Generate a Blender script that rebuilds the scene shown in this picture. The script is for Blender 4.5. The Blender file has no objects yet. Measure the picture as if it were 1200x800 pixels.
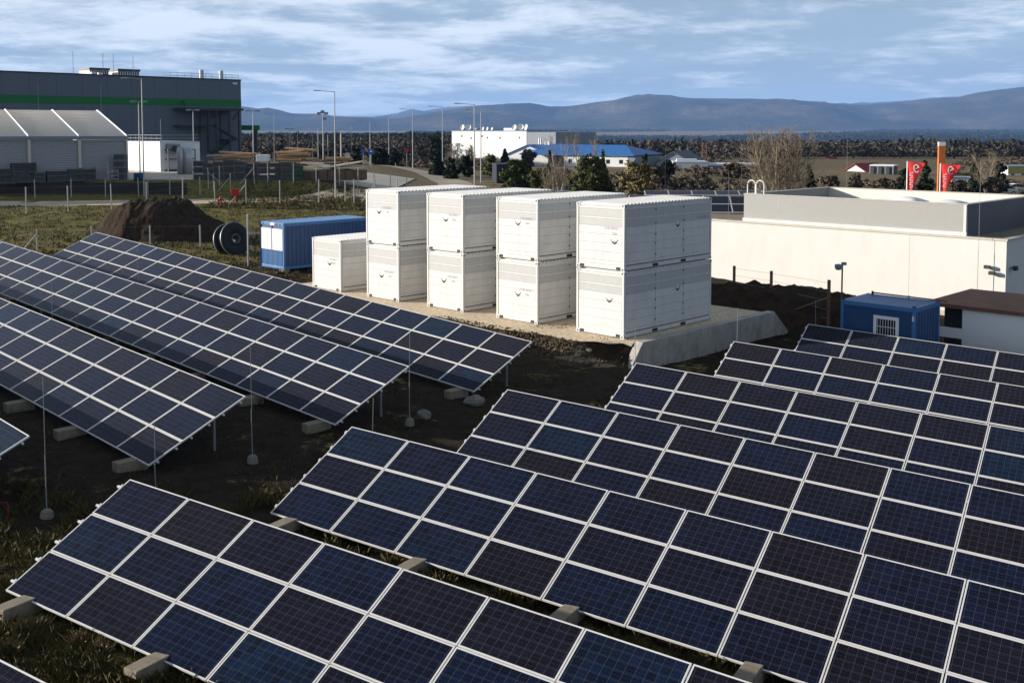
import bpy, math, random
import numpy as np
from mathutils import Vector, Matrix, noise

random.seed(7)
rng = np.random.default_rng(7)
R = math.radians
scn = bpy.context.scene
col = scn.collection

# ------------------------------------------------------------------ camera
CZ, F, PITCH, CY = 9.05, 1236.2, R(3.789), 234.78      # metres / pixels of the 1200x800 photograph
cam = bpy.data.cameras.new('camera')
cam.sensor_width = 36.0
cam.lens = 36.0 * F / 1200.0
cam.shift_y = -(400.0 - CY) / 1200.0
cam.clip_start, cam.clip_end = 0.2, 60000.0
camo = bpy.data.objects.new('camera', cam)
col.objects.link(camo)
camo.location = (0, 0, CZ)
camo.rotation_euler = (R(90) - PITCH, 0, 0)
scn.camera = camo

# ------------------------------------------------------------------ sky, sun, exposure
SUN_EL, SUN_DIR = 13.4, (-0.989, 0.145)                 # direction towards the sun on the ground plane
sun_az = math.atan2(SUN_DIR[0], SUN_DIR[1])             # clockwise from +Y
world = bpy.data.worlds.new('World')
scn.world = world
world.use_nodes = True
wt = world.node_tree
wt.nodes.clear()


def wn(t, **k):
    n = wt.nodes.new(t)
    for a, v in k.items():
        setattr(n, a, v)
    return n


sky = wn('ShaderNodeTexSky', sky_type='NISHITA', sun_disc=False)
sky.sun_elevation, sky.sun_rotation = R(SUN_EL), sun_az
sky.air_density, sky.dust_density, sky.ozone_density = 1.0, 0.6, 3.0
geo = wn('ShaderNodeTexCoord')
sep = wn('ShaderNodeSeparateXYZ')
wt.links.new(geo.outputs['Generated'], sep.inputs[0])


def wmath(op, a, b=None, clamp=False):
    n = wn('ShaderNodeMath', operation=op, use_clamp=clamp)
    for i, v in enumerate((a, b)):
        if v is None:
            continue
        if isinstance(v, (int, float)):
            n.inputs[i].default_value = v
        else:
            wt.links.new(v, n.inputs[i])
    return n.outputs[0]


zz = wmath('MAXIMUM', sep.outputs[2], 0.0)
den = wmath('ADD', zz, 0.10)
cx_ = wmath('DIVIDE', sep.outputs[0], den)
cy_ = wmath('DIVIDE', sep.outputs[1], den)
comb = wn('ShaderNodeCombineXYZ')
wt.links.new(cx_, comb.inputs[0])
wt.links.new(cy_, comb.inputs[1])


def wnoise(scale, detail, rough, off, dist=0.0):
    m = wn('ShaderNodeMapping')
    m.inputs['Location'].default_value = off
    wt.links.new(comb.outputs[0], m.inputs['Vector'])
    n = wn('ShaderNodeTexNoise')
    n.inputs['Scale'].default_value = scale
    n.inputs['Detail'].default_value = detail
    n.inputs['Roughness'].default_value = rough
    n.inputs['Distortion'].default_value = dist
    wt.links.new(m.outputs[0], n.inputs['Vector'])
    return n.outputs['Fac']


def wramp(x, pts):
    r = wn('ShaderNodeValToRGB')
    r.color_ramp.interpolation = 'EASE'
    el = r.color_ramp.elements
    el[0].position, el[0].color = pts[0][0], (pts[0][1],) * 3 + (1,)
    el[1].position, el[1].color = pts[1][0], (pts[1][1],) * 3 + (1,)
    wt.links.new(x, r.inputs[0])
    return r.outputs['Color']


def wmix(f, a, b):
    m = wn('ShaderNodeMixRGB')
    if isinstance(f, (int, float)):
        m.inputs[0].default_value = f
    else:
        wt.links.new(f, m.inputs[0])
    for i, v in ((1, a), (2, b)):
        if isinstance(v, tuple):
            m.inputs[i].default_value = v + (1,)
        else:
            wt.links.new(v, m.inputs[i])
    return m.outputs[0]


SKY = dict(tint=(1.06, 0.93, 0.90), grey=(3.8, 5.0, 6.5), white=(10.4, 11.4, 12.6), blue=(5.0, 6.9, 9.1))
tint = wn('ShaderNodeMixRGB', blend_type='MULTIPLY')
tint.inputs[0].default_value = 1.0
wt.links.new(sky.outputs[0], tint.inputs[1])
tint.inputs[2].default_value = SKY['tint'] + (1,)
# a stratocumulus deck: grey-blue bodies with brighter thin gaps and white streaks
sheet = wnoise(0.85, 10, 0.58, (3.1, 0.4, 0.0), 0.15)
streak = wnoise(1.35, 12, 0.64, (11.0, 5.0, 2.0), 0.15)
left = wmath('ADD', wmath('MULTIPLY', sep.outputs[0], -0.14), 0.0)
up = wmath('MULTIPLY', zz, 1.0)
body = wramp(wmath('ADD', sheet, 0.0), [(0.36, 0.55), (0.60, 1.0)])
wh = wramp(wmath('ADD', wmath('ADD', streak, left), wmath('MULTIPLY', up, 0.5, True)), [(0.46, 0.0), (0.68, 1.0)])
fade = wramp(zz, [(0.0, 0.15), (0.05, 1.0)])            # the deck thins out towards the horizon
body = wmix(1.0, (0, 0, 0), body)
high = wramp(zz, [(0.13, 1.0), (0.45, 0.20)])           # and opens overhead
mm = wmath('MULTIPLY', wmath('MULTIPLY', body, fade), high)
lowblue = wramp(zz, [(0.12, 1.0), (0.34, 0.0)])         # clear air low down is pale blue
base = wmix(wmath('MULTIPLY', lowblue, 0.85), tint.outputs[0], SKY['blue'])
c1 = wmix(wmath('MULTIPLY', mm, 0.85), base, SKY['grey'])
c2 = wmix(wmath('MULTIPLY', wmath('MULTIPLY', wh, high), 0.80), c1, SKY['white'])
bg = wn('ShaderNodeBackground')
bg.inputs['Strength'].default_value = 0.052
wt.links.new(c2, bg.inputs['Color'])
wo = wn('ShaderNodeOutputWorld')
wt.links.new(bg.outputs[0], wo.inputs['Surface'])

sl = bpy.data.lights.new('sun', 'SUN')
sl.energy, sl.angle, sl.color = 4.9, R(0.53), (1.0, 0.93, 0.84)
so = bpy.data.objects.new('sun', sl)
col.objects.link(so)
ce = math.cos(R(SUN_EL))
so.rotation_euler = Vector((SUN_DIR[0] * ce, SUN_DIR[1] * ce, math.sin(R(SUN_EL)))).to_track_quat('Z', 'Y').to_euler()

scn.view_settings.view_transform = 'Standard'
scn.view_settings.look = 'None'
scn.view_settings.gamma = 1.0
scn.view_settings.use_curve_mapping = False
scn.view_settings.exposure = 0.82
scn.render.engine = 'CYCLES'
cy = scn.cycles
cy.use_denoising = True
cy.max_bounces, cy.diffuse_bounces, cy.glossy_bounces = 6, 3, 3
cy.volume_bounces = 1
cy.sample_clamp_indirect = 6.0

# ------------------------------------------------------------------ pixel and terrain helpers
_c, _s = math.cos(PITCH), math.sin(PITCH)


def ray(px, py):
    a, b = (px - 600.0) / F, -(py - CY) / F
    return Vector((a, _c + b * _s, -_s + b * _c))


def at(px, py, y):
    """point on the sight line of a pixel at distance y"""
    r = ray(px, py)
    return Vector((0, 0, CZ)) + r * (y / r.y)


def atx(px, y):
    return at(px, 150, y).x


def sst(a, b, x):
    t = np.clip((x - a) / (b - a), 0, 1)
    return t * t * (3 - 2 * t)


C0 = np.array([4.342, 40.559])
YC = R(-44.3)
CE = np.array([math.cos(YC), math.sin(YC)])
CB = np.array([-math.sin(YC), math.cos(YC)])
PADZ = 0.954


def ab(x, y):
    dx, dy = x - C0[0], y - C0[1]
    return dx * CE[0] + dy * CE[1], dx * CB[0] + dy * CB[1]


def P2(a, b):
    return C0[0] + CE[0] * a + CB[0] * b, C0[1] + CE[1] * a + CB[1] * b


def Hn(x, y):
    """ground height"""
    x, y = np.asarray(x, float), np.asarray(y, float)
    pl = -0.0463 * x + 0.0132 * y
    h = 2.0 * np.tanh(pl / 2.0)
    # the pad the containers stand on, and the lower ground beside its wall
    a, b = ab(x, y)
    edge = -1.55 + 0.12 * np.sin(a * 1.3) - 0.35 * sst(-2.5, -4.5, a) + 1.45 * sst(-1.4, 0.5, a)
    pad = sst(edge - 1.1 + 0.25 * sst(-1.4, 0.5, a), edge, b) * (1 - sst(9.2, 11.0, b)) * (1 - sst(0.66, 0.95, a)) * sst(-24, -21, a)
    low = sst(0.6, 0.95, a) * (1 - sst(5, 9, a)) * sst(-1.6, -0.3, b) * (1 - sst(9, 14, b))
    h = h * (1 - low) + (-0.10 - 0.015 * b) * low
    h = h * (1 - pad) + (PADZ - 0.05) * pad
    # raised yard on the left
    yard = sst(115.5, 119.5, y - 0.0 * x) * (1 - sst(-26, -8, x + 0.02 * (y - 118))) * (1 - sst(165, 235, y))
    h = h * (1 - sst(170, 330, y)) - 1.0 * sst(170, 330, y)
    h = h * (1 - yard) + 3.35 * yard
    # ditch along the near fence on the left
    d = np.exp(-((y - (84.0 + 0.02 * x)) / 2.2) ** 2) * (1 - sst(-12, -4, x)) * 0.55
    h = h - d
    # valley beyond the town, then rising to the hills
    s = sst(330, 1350, y)
    ax = x / np.maximum(y, 1.0)
    v = -10.0 - 26.0 * sst(-0.06, 0.12, ax)
    h = h * (1 - s) + v * s
    f = sst(3200, 9500, y)
    h = h * (1 - f) + 4.0 * f
    return h


def H(x, y):
    return float(Hn(x, y))


def G(px, py, off=0.0):
    """point where the sight line of a pixel meets the ground"""
    r = ray(px, py)
    lo, hi = 5.0, 3000.0
    t = lo
    while t < hi:
        p = r * t
        if CZ + p.z < H(p.x, p.y) + off:
            break
        t *= 1.01
    a, b = t / 1.01, t
    for _ in range(30):
        m = (a + b) / 2
        p = r * m
        if CZ + p.z < H(p.x, p.y) + off:
            b = m
        else:
            a = m
    p = r * b
    return Vector((p.x, p.y, H(p.x, p.y)))


def zat(py, y):
    return at(600, py, y).z


# ------------------------------------------------------------------ materials
MATS = {}


def nodes(name):
    m = bpy.data.materials.new(name)
    m.use_nodes = True
    nt = m.node_tree
    return m, nt, nt.nodes['Principled BSDF']


def N(nt, t, **k):
    n = nt.nodes.new(t)
    for a, v in k.items():
        setattr(n, a, v)
    return n


def mixrgb(nt, f, a, b, mode='MIX'):
    m = N(nt, 'ShaderNodeMixRGB', blend_type=mode)
    if isinstance(f, (int, float)):
        m.inputs[0].default_value = f
    else:
        nt.links.new(f, m.inputs[0])
    for i, v in ((1, a), (2, b)):
        if isinstance(v, tuple):
            m.inputs[i].default_value = v[:3] + (1,)
        else:
            nt.links.new(v, m.inputs[i])
    return m.outputs[0]


def nz(nt, scale, detail=5, rough=0.6, coord='Object', stretch=None, w=None):
    if coord == 'World':
        src = N(nt, 'ShaderNodeNewGeometry').outputs['Position']
    else:
        src = N(nt, 'ShaderNodeTexCoord').outputs[coord]
    if stretch:
        mp = N(nt, 'ShaderNodeMapping')
        mp.inputs['Scale'].default_value = stretch
        nt.links.new(src, mp.inputs[0])
        src = mp.outputs[0]
    n = N(nt, 'ShaderNodeTexNoise')
    n.inputs['Scale'].default_value = scale
    n.inputs['Detail'].default_value = detail
    n.inputs['Roughness'].default_value = rough
    nt.links.new(src, n.inputs['Vector'])
    return n.outputs['Fac']


def ramp(nt, x, stops, interp='LINEAR'):
    r = N(nt, 'ShaderNodeValToRGB')
    r.color_ramp.interpolation = interp
    el = r.color_ramp.elements
    while len(el) < len(stops):
        el.new(0.5)
    for i, (p, c) in enumerate(stops):
        el[i].position = p
        el[i].color = (c, c, c, 1) if isinstance(c, (int, float)) else tuple(c) + (1,)
    nt.links.new(x, r.inputs[0])
    return r.outputs['Color']


def mat(name, c, rough=0.6, metal=0.0, var=0.12, scale=3.0, bump=0.0, bscale=40.0, spec=0.4, dirt=None, dirtamt=0.3, coord='Object', stretch=None, ior=None):
    if name in MATS:
        return MATS[name]
    m, nt, bs = nodes(name)
    a = nz(nt, scale, 6, 0.65, coord, stretch)
    lo = tuple(v * (1 - var) for v in c)
    hi = tuple(min(1, v * (1 + var)) for v in c)
    o = ramp(nt, a, [(0.3, lo), (0.7, hi)])
    if dirt:
        d = nz(nt, scale * 0.6 + 0.7, 8, 0.7, coord, (1, 1, 0.35))
        o = mixrgb(nt, ramp(nt, d, [(0.48, 0.0), (0.75, dirtamt)]), o, dirt)
    nt.links.new(o, bs.inputs['Base Color'])
    bs.inputs['Roughness'].default_value = rough
    bs.inputs['Metallic'].default_value = metal
    bs.inputs['Specular IOR Level'].default_value = spec
    if bump:
        b = N(nt, 'ShaderNodeBump')
        b.inputs['Strength'].default_value = bump
        b.inputs['Distance'].default_value = 0.05
        nt.links.new(nz(nt, bscale, 6, 0.7, coord), b.inputs['Height'])
        nt.links.new(b.outputs[0], bs.inputs['Normal'])
    MATS[name] = m
    return m


M_white = mat('container_white', (0.63, 0.62, 0.59), 0.5, var=0.04, dirt=(0.42, 0.37, 0.28), dirtamt=0.35)
M_seam = mat('seam_grey', (0.53, 0.52, 0.49), 0.6)
M_band = mat('band_grey', (0.46, 0.46, 0.44), 0.5, var=0.05, dirt=(0.36, 0.32, 0.26), dirtamt=0.25)
M_black = mat('black_rubber', (0.018, 0.018, 0.019), 0.7, var=0.3)
M_dark = mat('dark_steel', (0.035, 0.037, 0.04), 0.55, var=0.3)
M_galv = mat('galvanised_steel', (0.42, 0.43, 0.44), 0.45, 0.7, var=0.15)
M_alu = mat('anodised_aluminium', (0.68, 0.66, 0.625), 0.45, 0.0, var=0.06)
M_rod = mat('rod_steel', (0.30, 0.30, 0.30), 0.5, 0.3)
M_conc = mat('pale_concrete', (0.42, 0.39, 0.345), 0.9, var=0.16, scale=2.2, bump=0.25, dirt=(0.13, 0.11, 0.085), dirtamt=0.55)
M_block = mat('weathered_concrete', (0.27, 0.225, 0.16), 0.95, var=0.2, scale=4, bump=0.4, dirt=(0.10, 0.08, 0.05), dirtamt=0.6)
M_post = mat('concrete_post', (0.46, 0.45, 0.41), 0.85, var=0.15)
M_lamp = mat('lamp_post_grey', (0.40, 0.40, 0.39), 0.5, 0.3)
M_blue = mat('blue_paint', (0.004, 0.047, 0.15), 0.45, var=0.1, dirt=(0.05, 0.08, 0.12), dirtamt=0.4)
M_blue2 = mat('pale_blue_paint', (0.035, 0.15, 0.36), 0.4, var=0.1, dirt=(0.12, 0.16, 0.2), dirtamt=0.5)
M_render = mat('white_render', (0.64, 0.62, 0.575), 0.85, var=0.025, scale=0.8, dirt=(0.52, 0.48, 0.40), dirtamt=0.32)
M_plinth = mat('beige_plinth', (0.50, 0.44, 0.33), 0.9, var=0.08, dirt=(0.3, 0.27, 0.18), dirtamt=0.5)
M_para = mat('grey_cladding', (0.33, 0.325, 0.30), 0.6, var=0.03)
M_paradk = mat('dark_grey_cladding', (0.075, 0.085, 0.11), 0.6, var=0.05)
M_roofm = mat('roof_membrane', (0.20, 0.165, 0.12), 0.9, var=0.25, scale=1.5)
M_cap = mat('roof_capping', (0.50, 0.46, 0.38), 0.5, var=0.1)
M_ware = mat('warehouse_panel', (0.115, 0.135, 0.165), 0.55, var=0.06, scale=0.15)
M_green = mat('green_panel', (0.003, 0.15, 0.022), 0.5, var=0.06, scale=0.2)
M_tentw = mat('tent_wall', (0.34, 0.345, 0.36), 0.6, var=0.05)
M_tentr = mat('tent_membrane', (0.88, 0.88, 0.89), 0.6, var=0.05, scale=0.6, stretch=(1, 1, 1))
_nt = M_tentr.node_tree
_tl = N(_nt, 'ShaderNodeBsdfTranslucent')
_tl.inputs['Color'].default_value = (0.92, 0.92, 0.92, 1)
_mx = N(_nt, 'ShaderNodeMixShader')
_mx.inputs[0].default_value = 0.7
_nt.links.new(_nt.nodes['Principled BSDF'].outputs[0], _mx.inputs[1])
_nt.links.new(_tl.outputs[0], _mx.inputs[2])
_nt.links.new(_mx.outputs[0], _nt.nodes['Material Output'].inputs['Surface'])
M_beige = mat('beige_steel', (0.58, 0.53, 0.43), 0.5)
M_brick = mat('brown_sheet', (0.16, 0.07, 0.038), 0.75, var=0.25, scale=1.2, dirt=(0.24, 0.15, 0.09), dirtamt=0.5)
M_orange = mat('orange_brick', (0.55, 0.155, 0.035), 0.8, var=0.12)
M_red = mat('red_paint', (0.45, 0.015, 0.015), 0.5, var=0.1)
M_redroof = mat('red_tile', (0.24, 0.03, 0.018), 0.8, var=0.2)
M_flagred = mat('red_banner_cloth', (0.60, 0.020, 0.022), 0.75, var=0.08)
M_flagwhite = mat('white_banner_print', (0.78, 0.78, 0.76), 0.75, var=0.02)
M_roofblue = mat('blue_roof_sheet', (0.02, 0.14, 0.40), 0.5, var=0.08)
M_hallw = mat('hall_white', (0.76, 0.76, 0.74), 0.7, var=0.04, scale=0.3)
M_hallg = mat('hall_grey', (0.22, 0.25, 0.29), 0.7, var=0.06, scale=0.3)
M_glass = mat('dark_glazing', (0.02, 0.025, 0.03), 0.15, var=0.2, spec=0.5)
M_wood = mat('cut_timber', (0.50, 0.32, 0.17), 0.85, var=0.3, scale=2.0)
M_woodw = mat('pale_boards', (0.66, 0.58, 0.46), 0.85, var=0.15, scale=2.0)
M_brown = mat('brown_boards', (0.13, 0.085, 0.055), 0.85, var=0.3, scale=2.0)
M_cage = mat('cage_steel', (0.10, 0.105, 0.11), 0.6, 0.2, var=0.4, scale=1.5)
M_rust = mat('rusty_post', (0.16, 0.085, 0.055), 0.85, var=0.3)
M_bark = mat('bark', (0.13, 0.105, 0.08), 0.95, var=0.3)
M_birch = mat('pale_bark', (0.40, 0.36, 0.30), 0.9, var=0.3)
M_twig = mat('bare_twigs', (0.25, 0.20, 0.14), 0.95, var=0.3)
M_soil = mat('dark_soil', (0.042, 0.029, 0.019), 1.0, var=0.45, scale=2.5, bump=1.0, bscale=9, spec=0.1)
M_stone = mat('field_stone', (0.22, 0.20, 0.16), 0.95, var=0.3, scale=3, bump=0.5)
M_carpaint = mat('black_car_paint', (0.012, 0.012, 0.014), 0.25, spec=0.6)
M_signblue = mat('sign_blue', (0.02, 0.10, 0.45), 0.5)
M_dial = mat('dark_decal', (0.02, 0.02, 0.022), 0.6)
M_text = mat('grey_lettering', (0.30, 0.30, 0.29), 0.6)


def leafmat(name, c1, c2, rough=0.8):
    m, nt, bs = nodes(name)
    a = nz(nt, 1.1, 4, 0.6)
    b = nz(nt, 9.0, 3, 0.6)
    o = mixrgb(nt, ramp(nt, a, [(0.35, 0.0), (0.65, 1.0)]), c1, c2)
    o = mixrgb(nt, ramp(nt, b, [(0.3, 0.0), (0.7, 0.5)]), o, tuple(v * 0.55 for v in c1))
    nt.links.new(o, bs.inputs['Base Color'])
    bs.inputs['Roughness'].default_value = rough
    bs.inputs['Specular IOR Level'].default_value = 0.15
    return m


L_pine = leafmat('pine_needles', (0.055, 0.075, 0.020), (0.115, 0.115, 0.035))
L_dark = leafmat('dark_conifer_needles', (0.014, 0.022, 0.012), (0.026, 0.036, 0.016))
L_olive = leafmat('olive_shrub_leaves', (0.14, 0.115, 0.045), (0.23, 0.18, 0.08))
L_brown = leafmat('bare_brown_scrub', (0.085, 0.066, 0.048), (0.135, 0.105, 0.073))
L_grass = leafmat('rough_grass', (0.050, 0.056, 0.016), (0.16, 0.115, 0.045))
L_wood = leafmat('bare_woodland', (0.056, 0.050, 0.042), (0.088, 0.074, 0.059))
L_far = leafmat('dark_woodland', (0.012, 0.018, 0.012), (0.022, 0.026, 0.015))


# ------------------------------------------------------------------ mesh builder
class MB:
    def __init__(s):
        s.v, s.f, s.mi = [], [], []
        s.m = 0

    def add(s, vs, fs, m=None):
        o = len(s.v)
        s.v += [tuple(v) for v in vs]
        s.f += [tuple(i + o for i in f) for f in fs]
        s.mi += [s.m if m is None else m] * len(fs)
        return s

    def box(s, lo, hi, M=None, m=None):
        x0, y0, z0 = lo
        x1, y1, z1 = hi
        vs = [Vector(p) for p in ((x0, y0, z0), (x1, y0, z0), (x1, y1, z0), (x0, y1, z0), (x0, y0, z1), (x1, y0, z1), (x1, y1, z1), (x0, y1, z1))]
        if M is not None:
            vs = [M @ v for v in vs]
        return s.add(vs, [(0, 3, 2, 1), (4, 5, 6, 7), (0, 1, 5, 4), (1, 2, 6, 5), (2, 3, 7, 6), (3, 0, 4, 7)], m)

    def tube(s, pts, r0, r1=None, n=8, m=None, cap=True):
        pts = [Vector(p) for p in pts]
        r1 = r0 if r1 is None else r1
        o, vs, fs = len(s.v), [], []
        k = len(pts)
        for i, p in enumerate(pts):
            t = (pts[min(i + 1, k - 1)] - pts[max(i - 1, 0)]).normalized()
            a = t.orthogonal().normalized() if abs(t.z) > 0.99 else t.cross(Vector((0, 0, 1))).normalized()
            b = t.cross(a)
            r = r0 + (r1 - r0) * i / max(1, k - 1)
            for j in range(n):
                w = 2 * math.pi * j / n
                vs.append(p + a * (r * math.cos(w)) + b * (r * math.sin(w)))
        for i in range(k - 1):
            for j in range(n):
                q = (j + 1) % n
                fs.append((i * n + j, i * n + q, i * n + n + q, i * n + n + j))
        if cap:
            fs.append(tuple(range(n))[::-1])
            fs.append(tuple(range((k - 1) * n, k * n)))
        return s.add(vs, fs, m)

    def lathe(s, prof, n=24, M=None, m=None):
        vs, fs = [], []
        k = len(prof)
        for r, z in prof:
            for j in range(n):
                w = 2 * math.pi * j / n
                v = Vector((r * math.cos(w), r * math.sin(w), z))
                vs.append(M @ v if M is not None else v)
        for i in range(k - 1):
            for j in range(n):
                q = (j + 1) % n
                fs.append((i * n + j, i * n + q, i * n + n + q, i * n + n + j))
        return s.add(vs, fs, m)

    def prism(s, poly, d, M=None, m=None):
        """poly: points (x, z) extruded along y from 0 to d"""
        k = len(poly)
        vs = [Vector((x, 0, z)) for x, z in poly] + [Vector((x, d, z)) for x, z in poly]
        if M is not None:
            vs = [M @ v for v in vs]
        fs = [tuple(range(k)), tuple(range(2 * k - 1, k - 1, -1))]
        fs += [(i, i + k, (i + 1) % k + k, (i + 1) % k) for i in range(k)]
        return s.add(vs, fs, m)

    def mesh(s, name, mats, smooth=False):
        me = bpy.data.meshes.new(name)
        me.from_pydata(s.v, [], s.f)
        for m in (mats if isinstance(mats, (list, tuple)) else [mats]):
            me.materials.append(m)
        if any(s.mi):
            me.polygons.foreach_set('material_index', s.mi)
        if smooth:
            me.polygons.foreach_set('use_smooth', [True] * len(me.polygons))
        me.update()
        return me

    def build(s, name, mats, parent=None, smooth=False, M=None):
        return link(name, s.mesh(name, mats, smooth), parent, M)


def link(name, me, parent=None, M=None):
    o = bpy.data.objects.new(name, me)
    col.objects.link(o)
    if parent is not None:
        o.parent = parent
    if M is not None:
        o.matrix_local = M
    return o


def bevel(o, w, seg=2):
    b = o.modifiers.new('bevel', 'BEVEL')
    b.width, b.segments, b.limit_method = w, seg, 'ANGLE'
    return o


def tag(o, label=None, cat=None, group=None, kind=None):
    if label:
        o['label'] = label
    if cat:
        o['category'] = cat
    if group:
        o['group'] = group
    if kind:
        o['kind'] = kind
    return o


def thing(name, label, cat, loc=(0, 0, 0), rz=0.0, group=None, M=None):
    o = bpy.data.objects.new(name, None)
    o.empty_display_size = 0.3
    col.objects.link(o)
    if M is not None:
        o.matrix_world = M
    else:
        o.location = loc
        o.rotation_euler = (0, 0, rz)
    return tag(o, label, cat, group)


def place(o, loc, rz=0.0):
    o.location = loc
    o.rotation_euler = (0, 0, rz)
    return o


def copy_tree(o, parent=None):
    c = o.copy()
    col.objects.link(c)
    c.parent = parent
    for ch in list(o.children):
        copy_tree(ch, c)
    return c


def npmesh(name, V, Fa, mats, smooth=False, k=None, nrm=None):
    """mesh from numpy arrays: V (n,3), Fa (m,k)"""
    me = bpy.data.meshes.new(name)
    V = np.asarray(V, np.float32)
    Fa = np.asarray(Fa, np.int32)
    m, k = Fa.shape
    me.vertices.add(len(V))
    me.vertices.foreach_set('co', V.ravel())
    me.loops.add(m * k)
    me.loops.foreach_set('vertex_index', Fa.ravel())
    me.polygons.add(m)
    me.polygons.foreach_set('loop_start', np.arange(0, m * k, k, dtype=np.int32))
    me.polygons.foreach_set('loop_total', np.full(m, k, np.int32))
    if smooth:
        me.polygons.foreach_set('use_smooth', np.ones(m, bool))
    me.update(calc_edges=True)
    for mt in (mats if isinstance(mats, (list, tuple)) else [mats]):
        me.materials.append(mt)
    if nrm is not None:
        me.polygons.foreach_set('use_smooth', np.ones(m, bool))
        me.normals_split_custom_set_from_vertices(np.asarray(nrm, np.float32))
    return me


# ------------------------------------------------------------------ the ground: one sheet to the horizon
def axis(segs):
    out = []
    for a, b, st in segs:
        n = max(1, int(round((b - a) / st)))
        out += list(np.linspace(a, b, n, endpoint=False))
    out.append(segs[-1][1])
    return np.array(out)


gx = axis([(-26000, -6000, 2500), (-6000, -1500, 450), (-1500, -400, 90), (-400, -120, 14), (-120, -40, 2), (-40, 30, 0.3), (30, 80, 2), (80, 400, 14), (400, 1500, 90), (1500, 6000, 450), (6000, 26000, 2500)])
gy = axis([(-300, -20, 40), (-20, 10, 2.5), (10, 72, 0.3), (72, 130, 0.9), (130, 460, 8), (460, 2000, 50), (2000, 9000, 250), (9000, 30000, 2500)])
X, Y = np.meshgrid(gx, gy)
Z = Hn(X, Y)
near = (X > -60) & (X < 45) & (Y > 8) & (Y < 118)
idx = np.argwhere(near)
for i, j in idx:
    x, y = X[i, j], Y[i, j]
    a, b = ab(x, y)
    rough = 1.0
    if -22 < a < 0.7 and -1.2 < b < 9.5:
        rough = 0.15
    d1 = noise.noise(Vector((x * 0.55, y * 0.55, 1.0)))
    d2 = noise.noise(Vector((x * 1.7, y * 1.7, 7.0)))
    Z[i, j] += rough * (0.07 * d1 + 0.055 * d2)
nx, ny = len(gx), len(gy)
V = np.stack([X, Y, Z], -1).reshape(-1, 3)
ii, jj = np.meshgrid(np.arange(ny - 1), np.arange(nx - 1), indexing='ij')
q = (ii * nx + jj).ravel()
Fq = np.stack([q, q + 1, q + nx + 1, q + nx], -1)
gme = npmesh('ground', V, Fq, [], smooth=True)
# what grows where: red = straw, green = live grass, blue = bare light earth, rest dark soil
xs, ys = V[:, 0], V[:, 1]
aa, bb = ab(xs, ys)
straw = sst(118, 135, ys) * 0.75 + 0.10
straw = np.where((xs > 12) & (ys > 66), 0.9, straw)
farm = sst(420, 700, ys)
straw = straw * (1 - farm) + 0.45 * farm
pink = sst(5200, 6500, ys)
straw = straw * (1 - pink) + 1.0 * pink
grass = sst(58, 66, ys) * (1 - sst(118, 150, ys)) * 0.75 * (1 - sst(-12, -4, xs)) + 0.16
grass = np.maximum(grass, 0.36 * (1 - sst(20, 25, ys)))
grass = np.maximum(grass, 0.16 * (1 - farm) * sst(120, 150, ys))
grass = np.where((xs > -20) & (ys < 125) & (ys > 66), 0.6, grass)
light = np.exp(-((ys - (78.5 + 0.1 * xs)) / 2.0) ** 2) * sst(-30, -24, xs) * (1 - sst(-10, -6, xs))
bank = sst(-2.9, -2.2, bb) * (1 - sst(-1.7, -1.3, bb)) * sst(-8, -5, aa) * (1 - sst(0.8, 1.2, aa))
light = np.clip(light + 0.8 * bank, 0, 1)
cols = np.stack([straw, grass, light, np.ones_like(straw)], -1).astype(np.float32)
ca = gme.color_attributes.new('zone', 'FLOAT_COLOR', 'POINT')
ca.data.foreach_set('color', cols.ravel())
m, nt, bs = nodes('ground_cover')
vc = N(nt, 'ShaderNodeVertexColor', layer_name='zone')
sp = N(nt, 'ShaderNodeSeparateColor')
nt.links.new(vc.outputs[0], sp.inputs[0])


def gm(op, a, b):
    n = N(nt, 'ShaderNodeMath', operation=op, use_clamp=False)
    for i, v in enumerate((a, b)):
        if isinstance(v, (int, float)):
            n.inputs[i].default_value = v
        else:
            nt.links.new(v, n.inputs[i])
    return n.outputs[0]


n1 = nz(nt, 0.35, 8, 0.65, 'World')
n2 = nz(nt, 2.3, 7, 0.7, 'World')
n3 = nz(nt, 0.0045, 6, 0.6, 'World', (0.35, 1.0, 1.0))
soilc = ramp(nt, n2, [(0.3, (0.012, 0.0085, 0.005)), (0.7, (0.048, 0.034, 0.022))])
grassc = ramp(nt, n2, [(0.3, (0.055, 0.050, 0.012)), (0.7, (0.24, 0.20, 0.062))])
strawc = mixrgb(nt, ramp(nt, n3, [(0.40, 0.0), (0.55, 1.0)]), (0.26, 0.19, 0.105), (0.135, 0.105, 0.06))
lightc = ramp(nt, n2, [(0.3, (0.12, 0.09, 0.055)), (0.7, (0.26, 0.20, 0.13))])
bn = gm('MULTIPLY', gm('SUBTRACT', gm('ADD', n1, gm('MULTIPLY', n2, 0.6)), 0.8), 2.2)


def zone(ch):
    return ramp(nt, gm('ADD', gm('ADD', sp.outputs[ch], bn), 0.0), [(0.38, 0.0), (0.62, 1.0)])


c = mixrgb(nt, zone(0), soilc, strawc)
c = mixrgb(nt, zone(1), c, grassc)
c = mixrgb(nt, zone(2), c, lightc)
nt.links.new(c, bs.inputs['Base Color'])
bs.inputs['Roughness'].default_value = 1.0
bs.inputs['Specular IOR Level'].default_value = 0.1
bmp = N(nt, 'ShaderNodeBump')
bmp.inputs['Strength'].default_value = 0.9
bmp.inputs['Distance'].default_value = 0.06
nt.links.new(nz(nt, 7.0, 8, 0.75, 'World'), bmp.inputs['Height'])
nt.links.new(bmp.outputs[0], bs.inputs['Normal'])
gme.materials.append(m)
tag(link('ground', gme), kind='structure')


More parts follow.
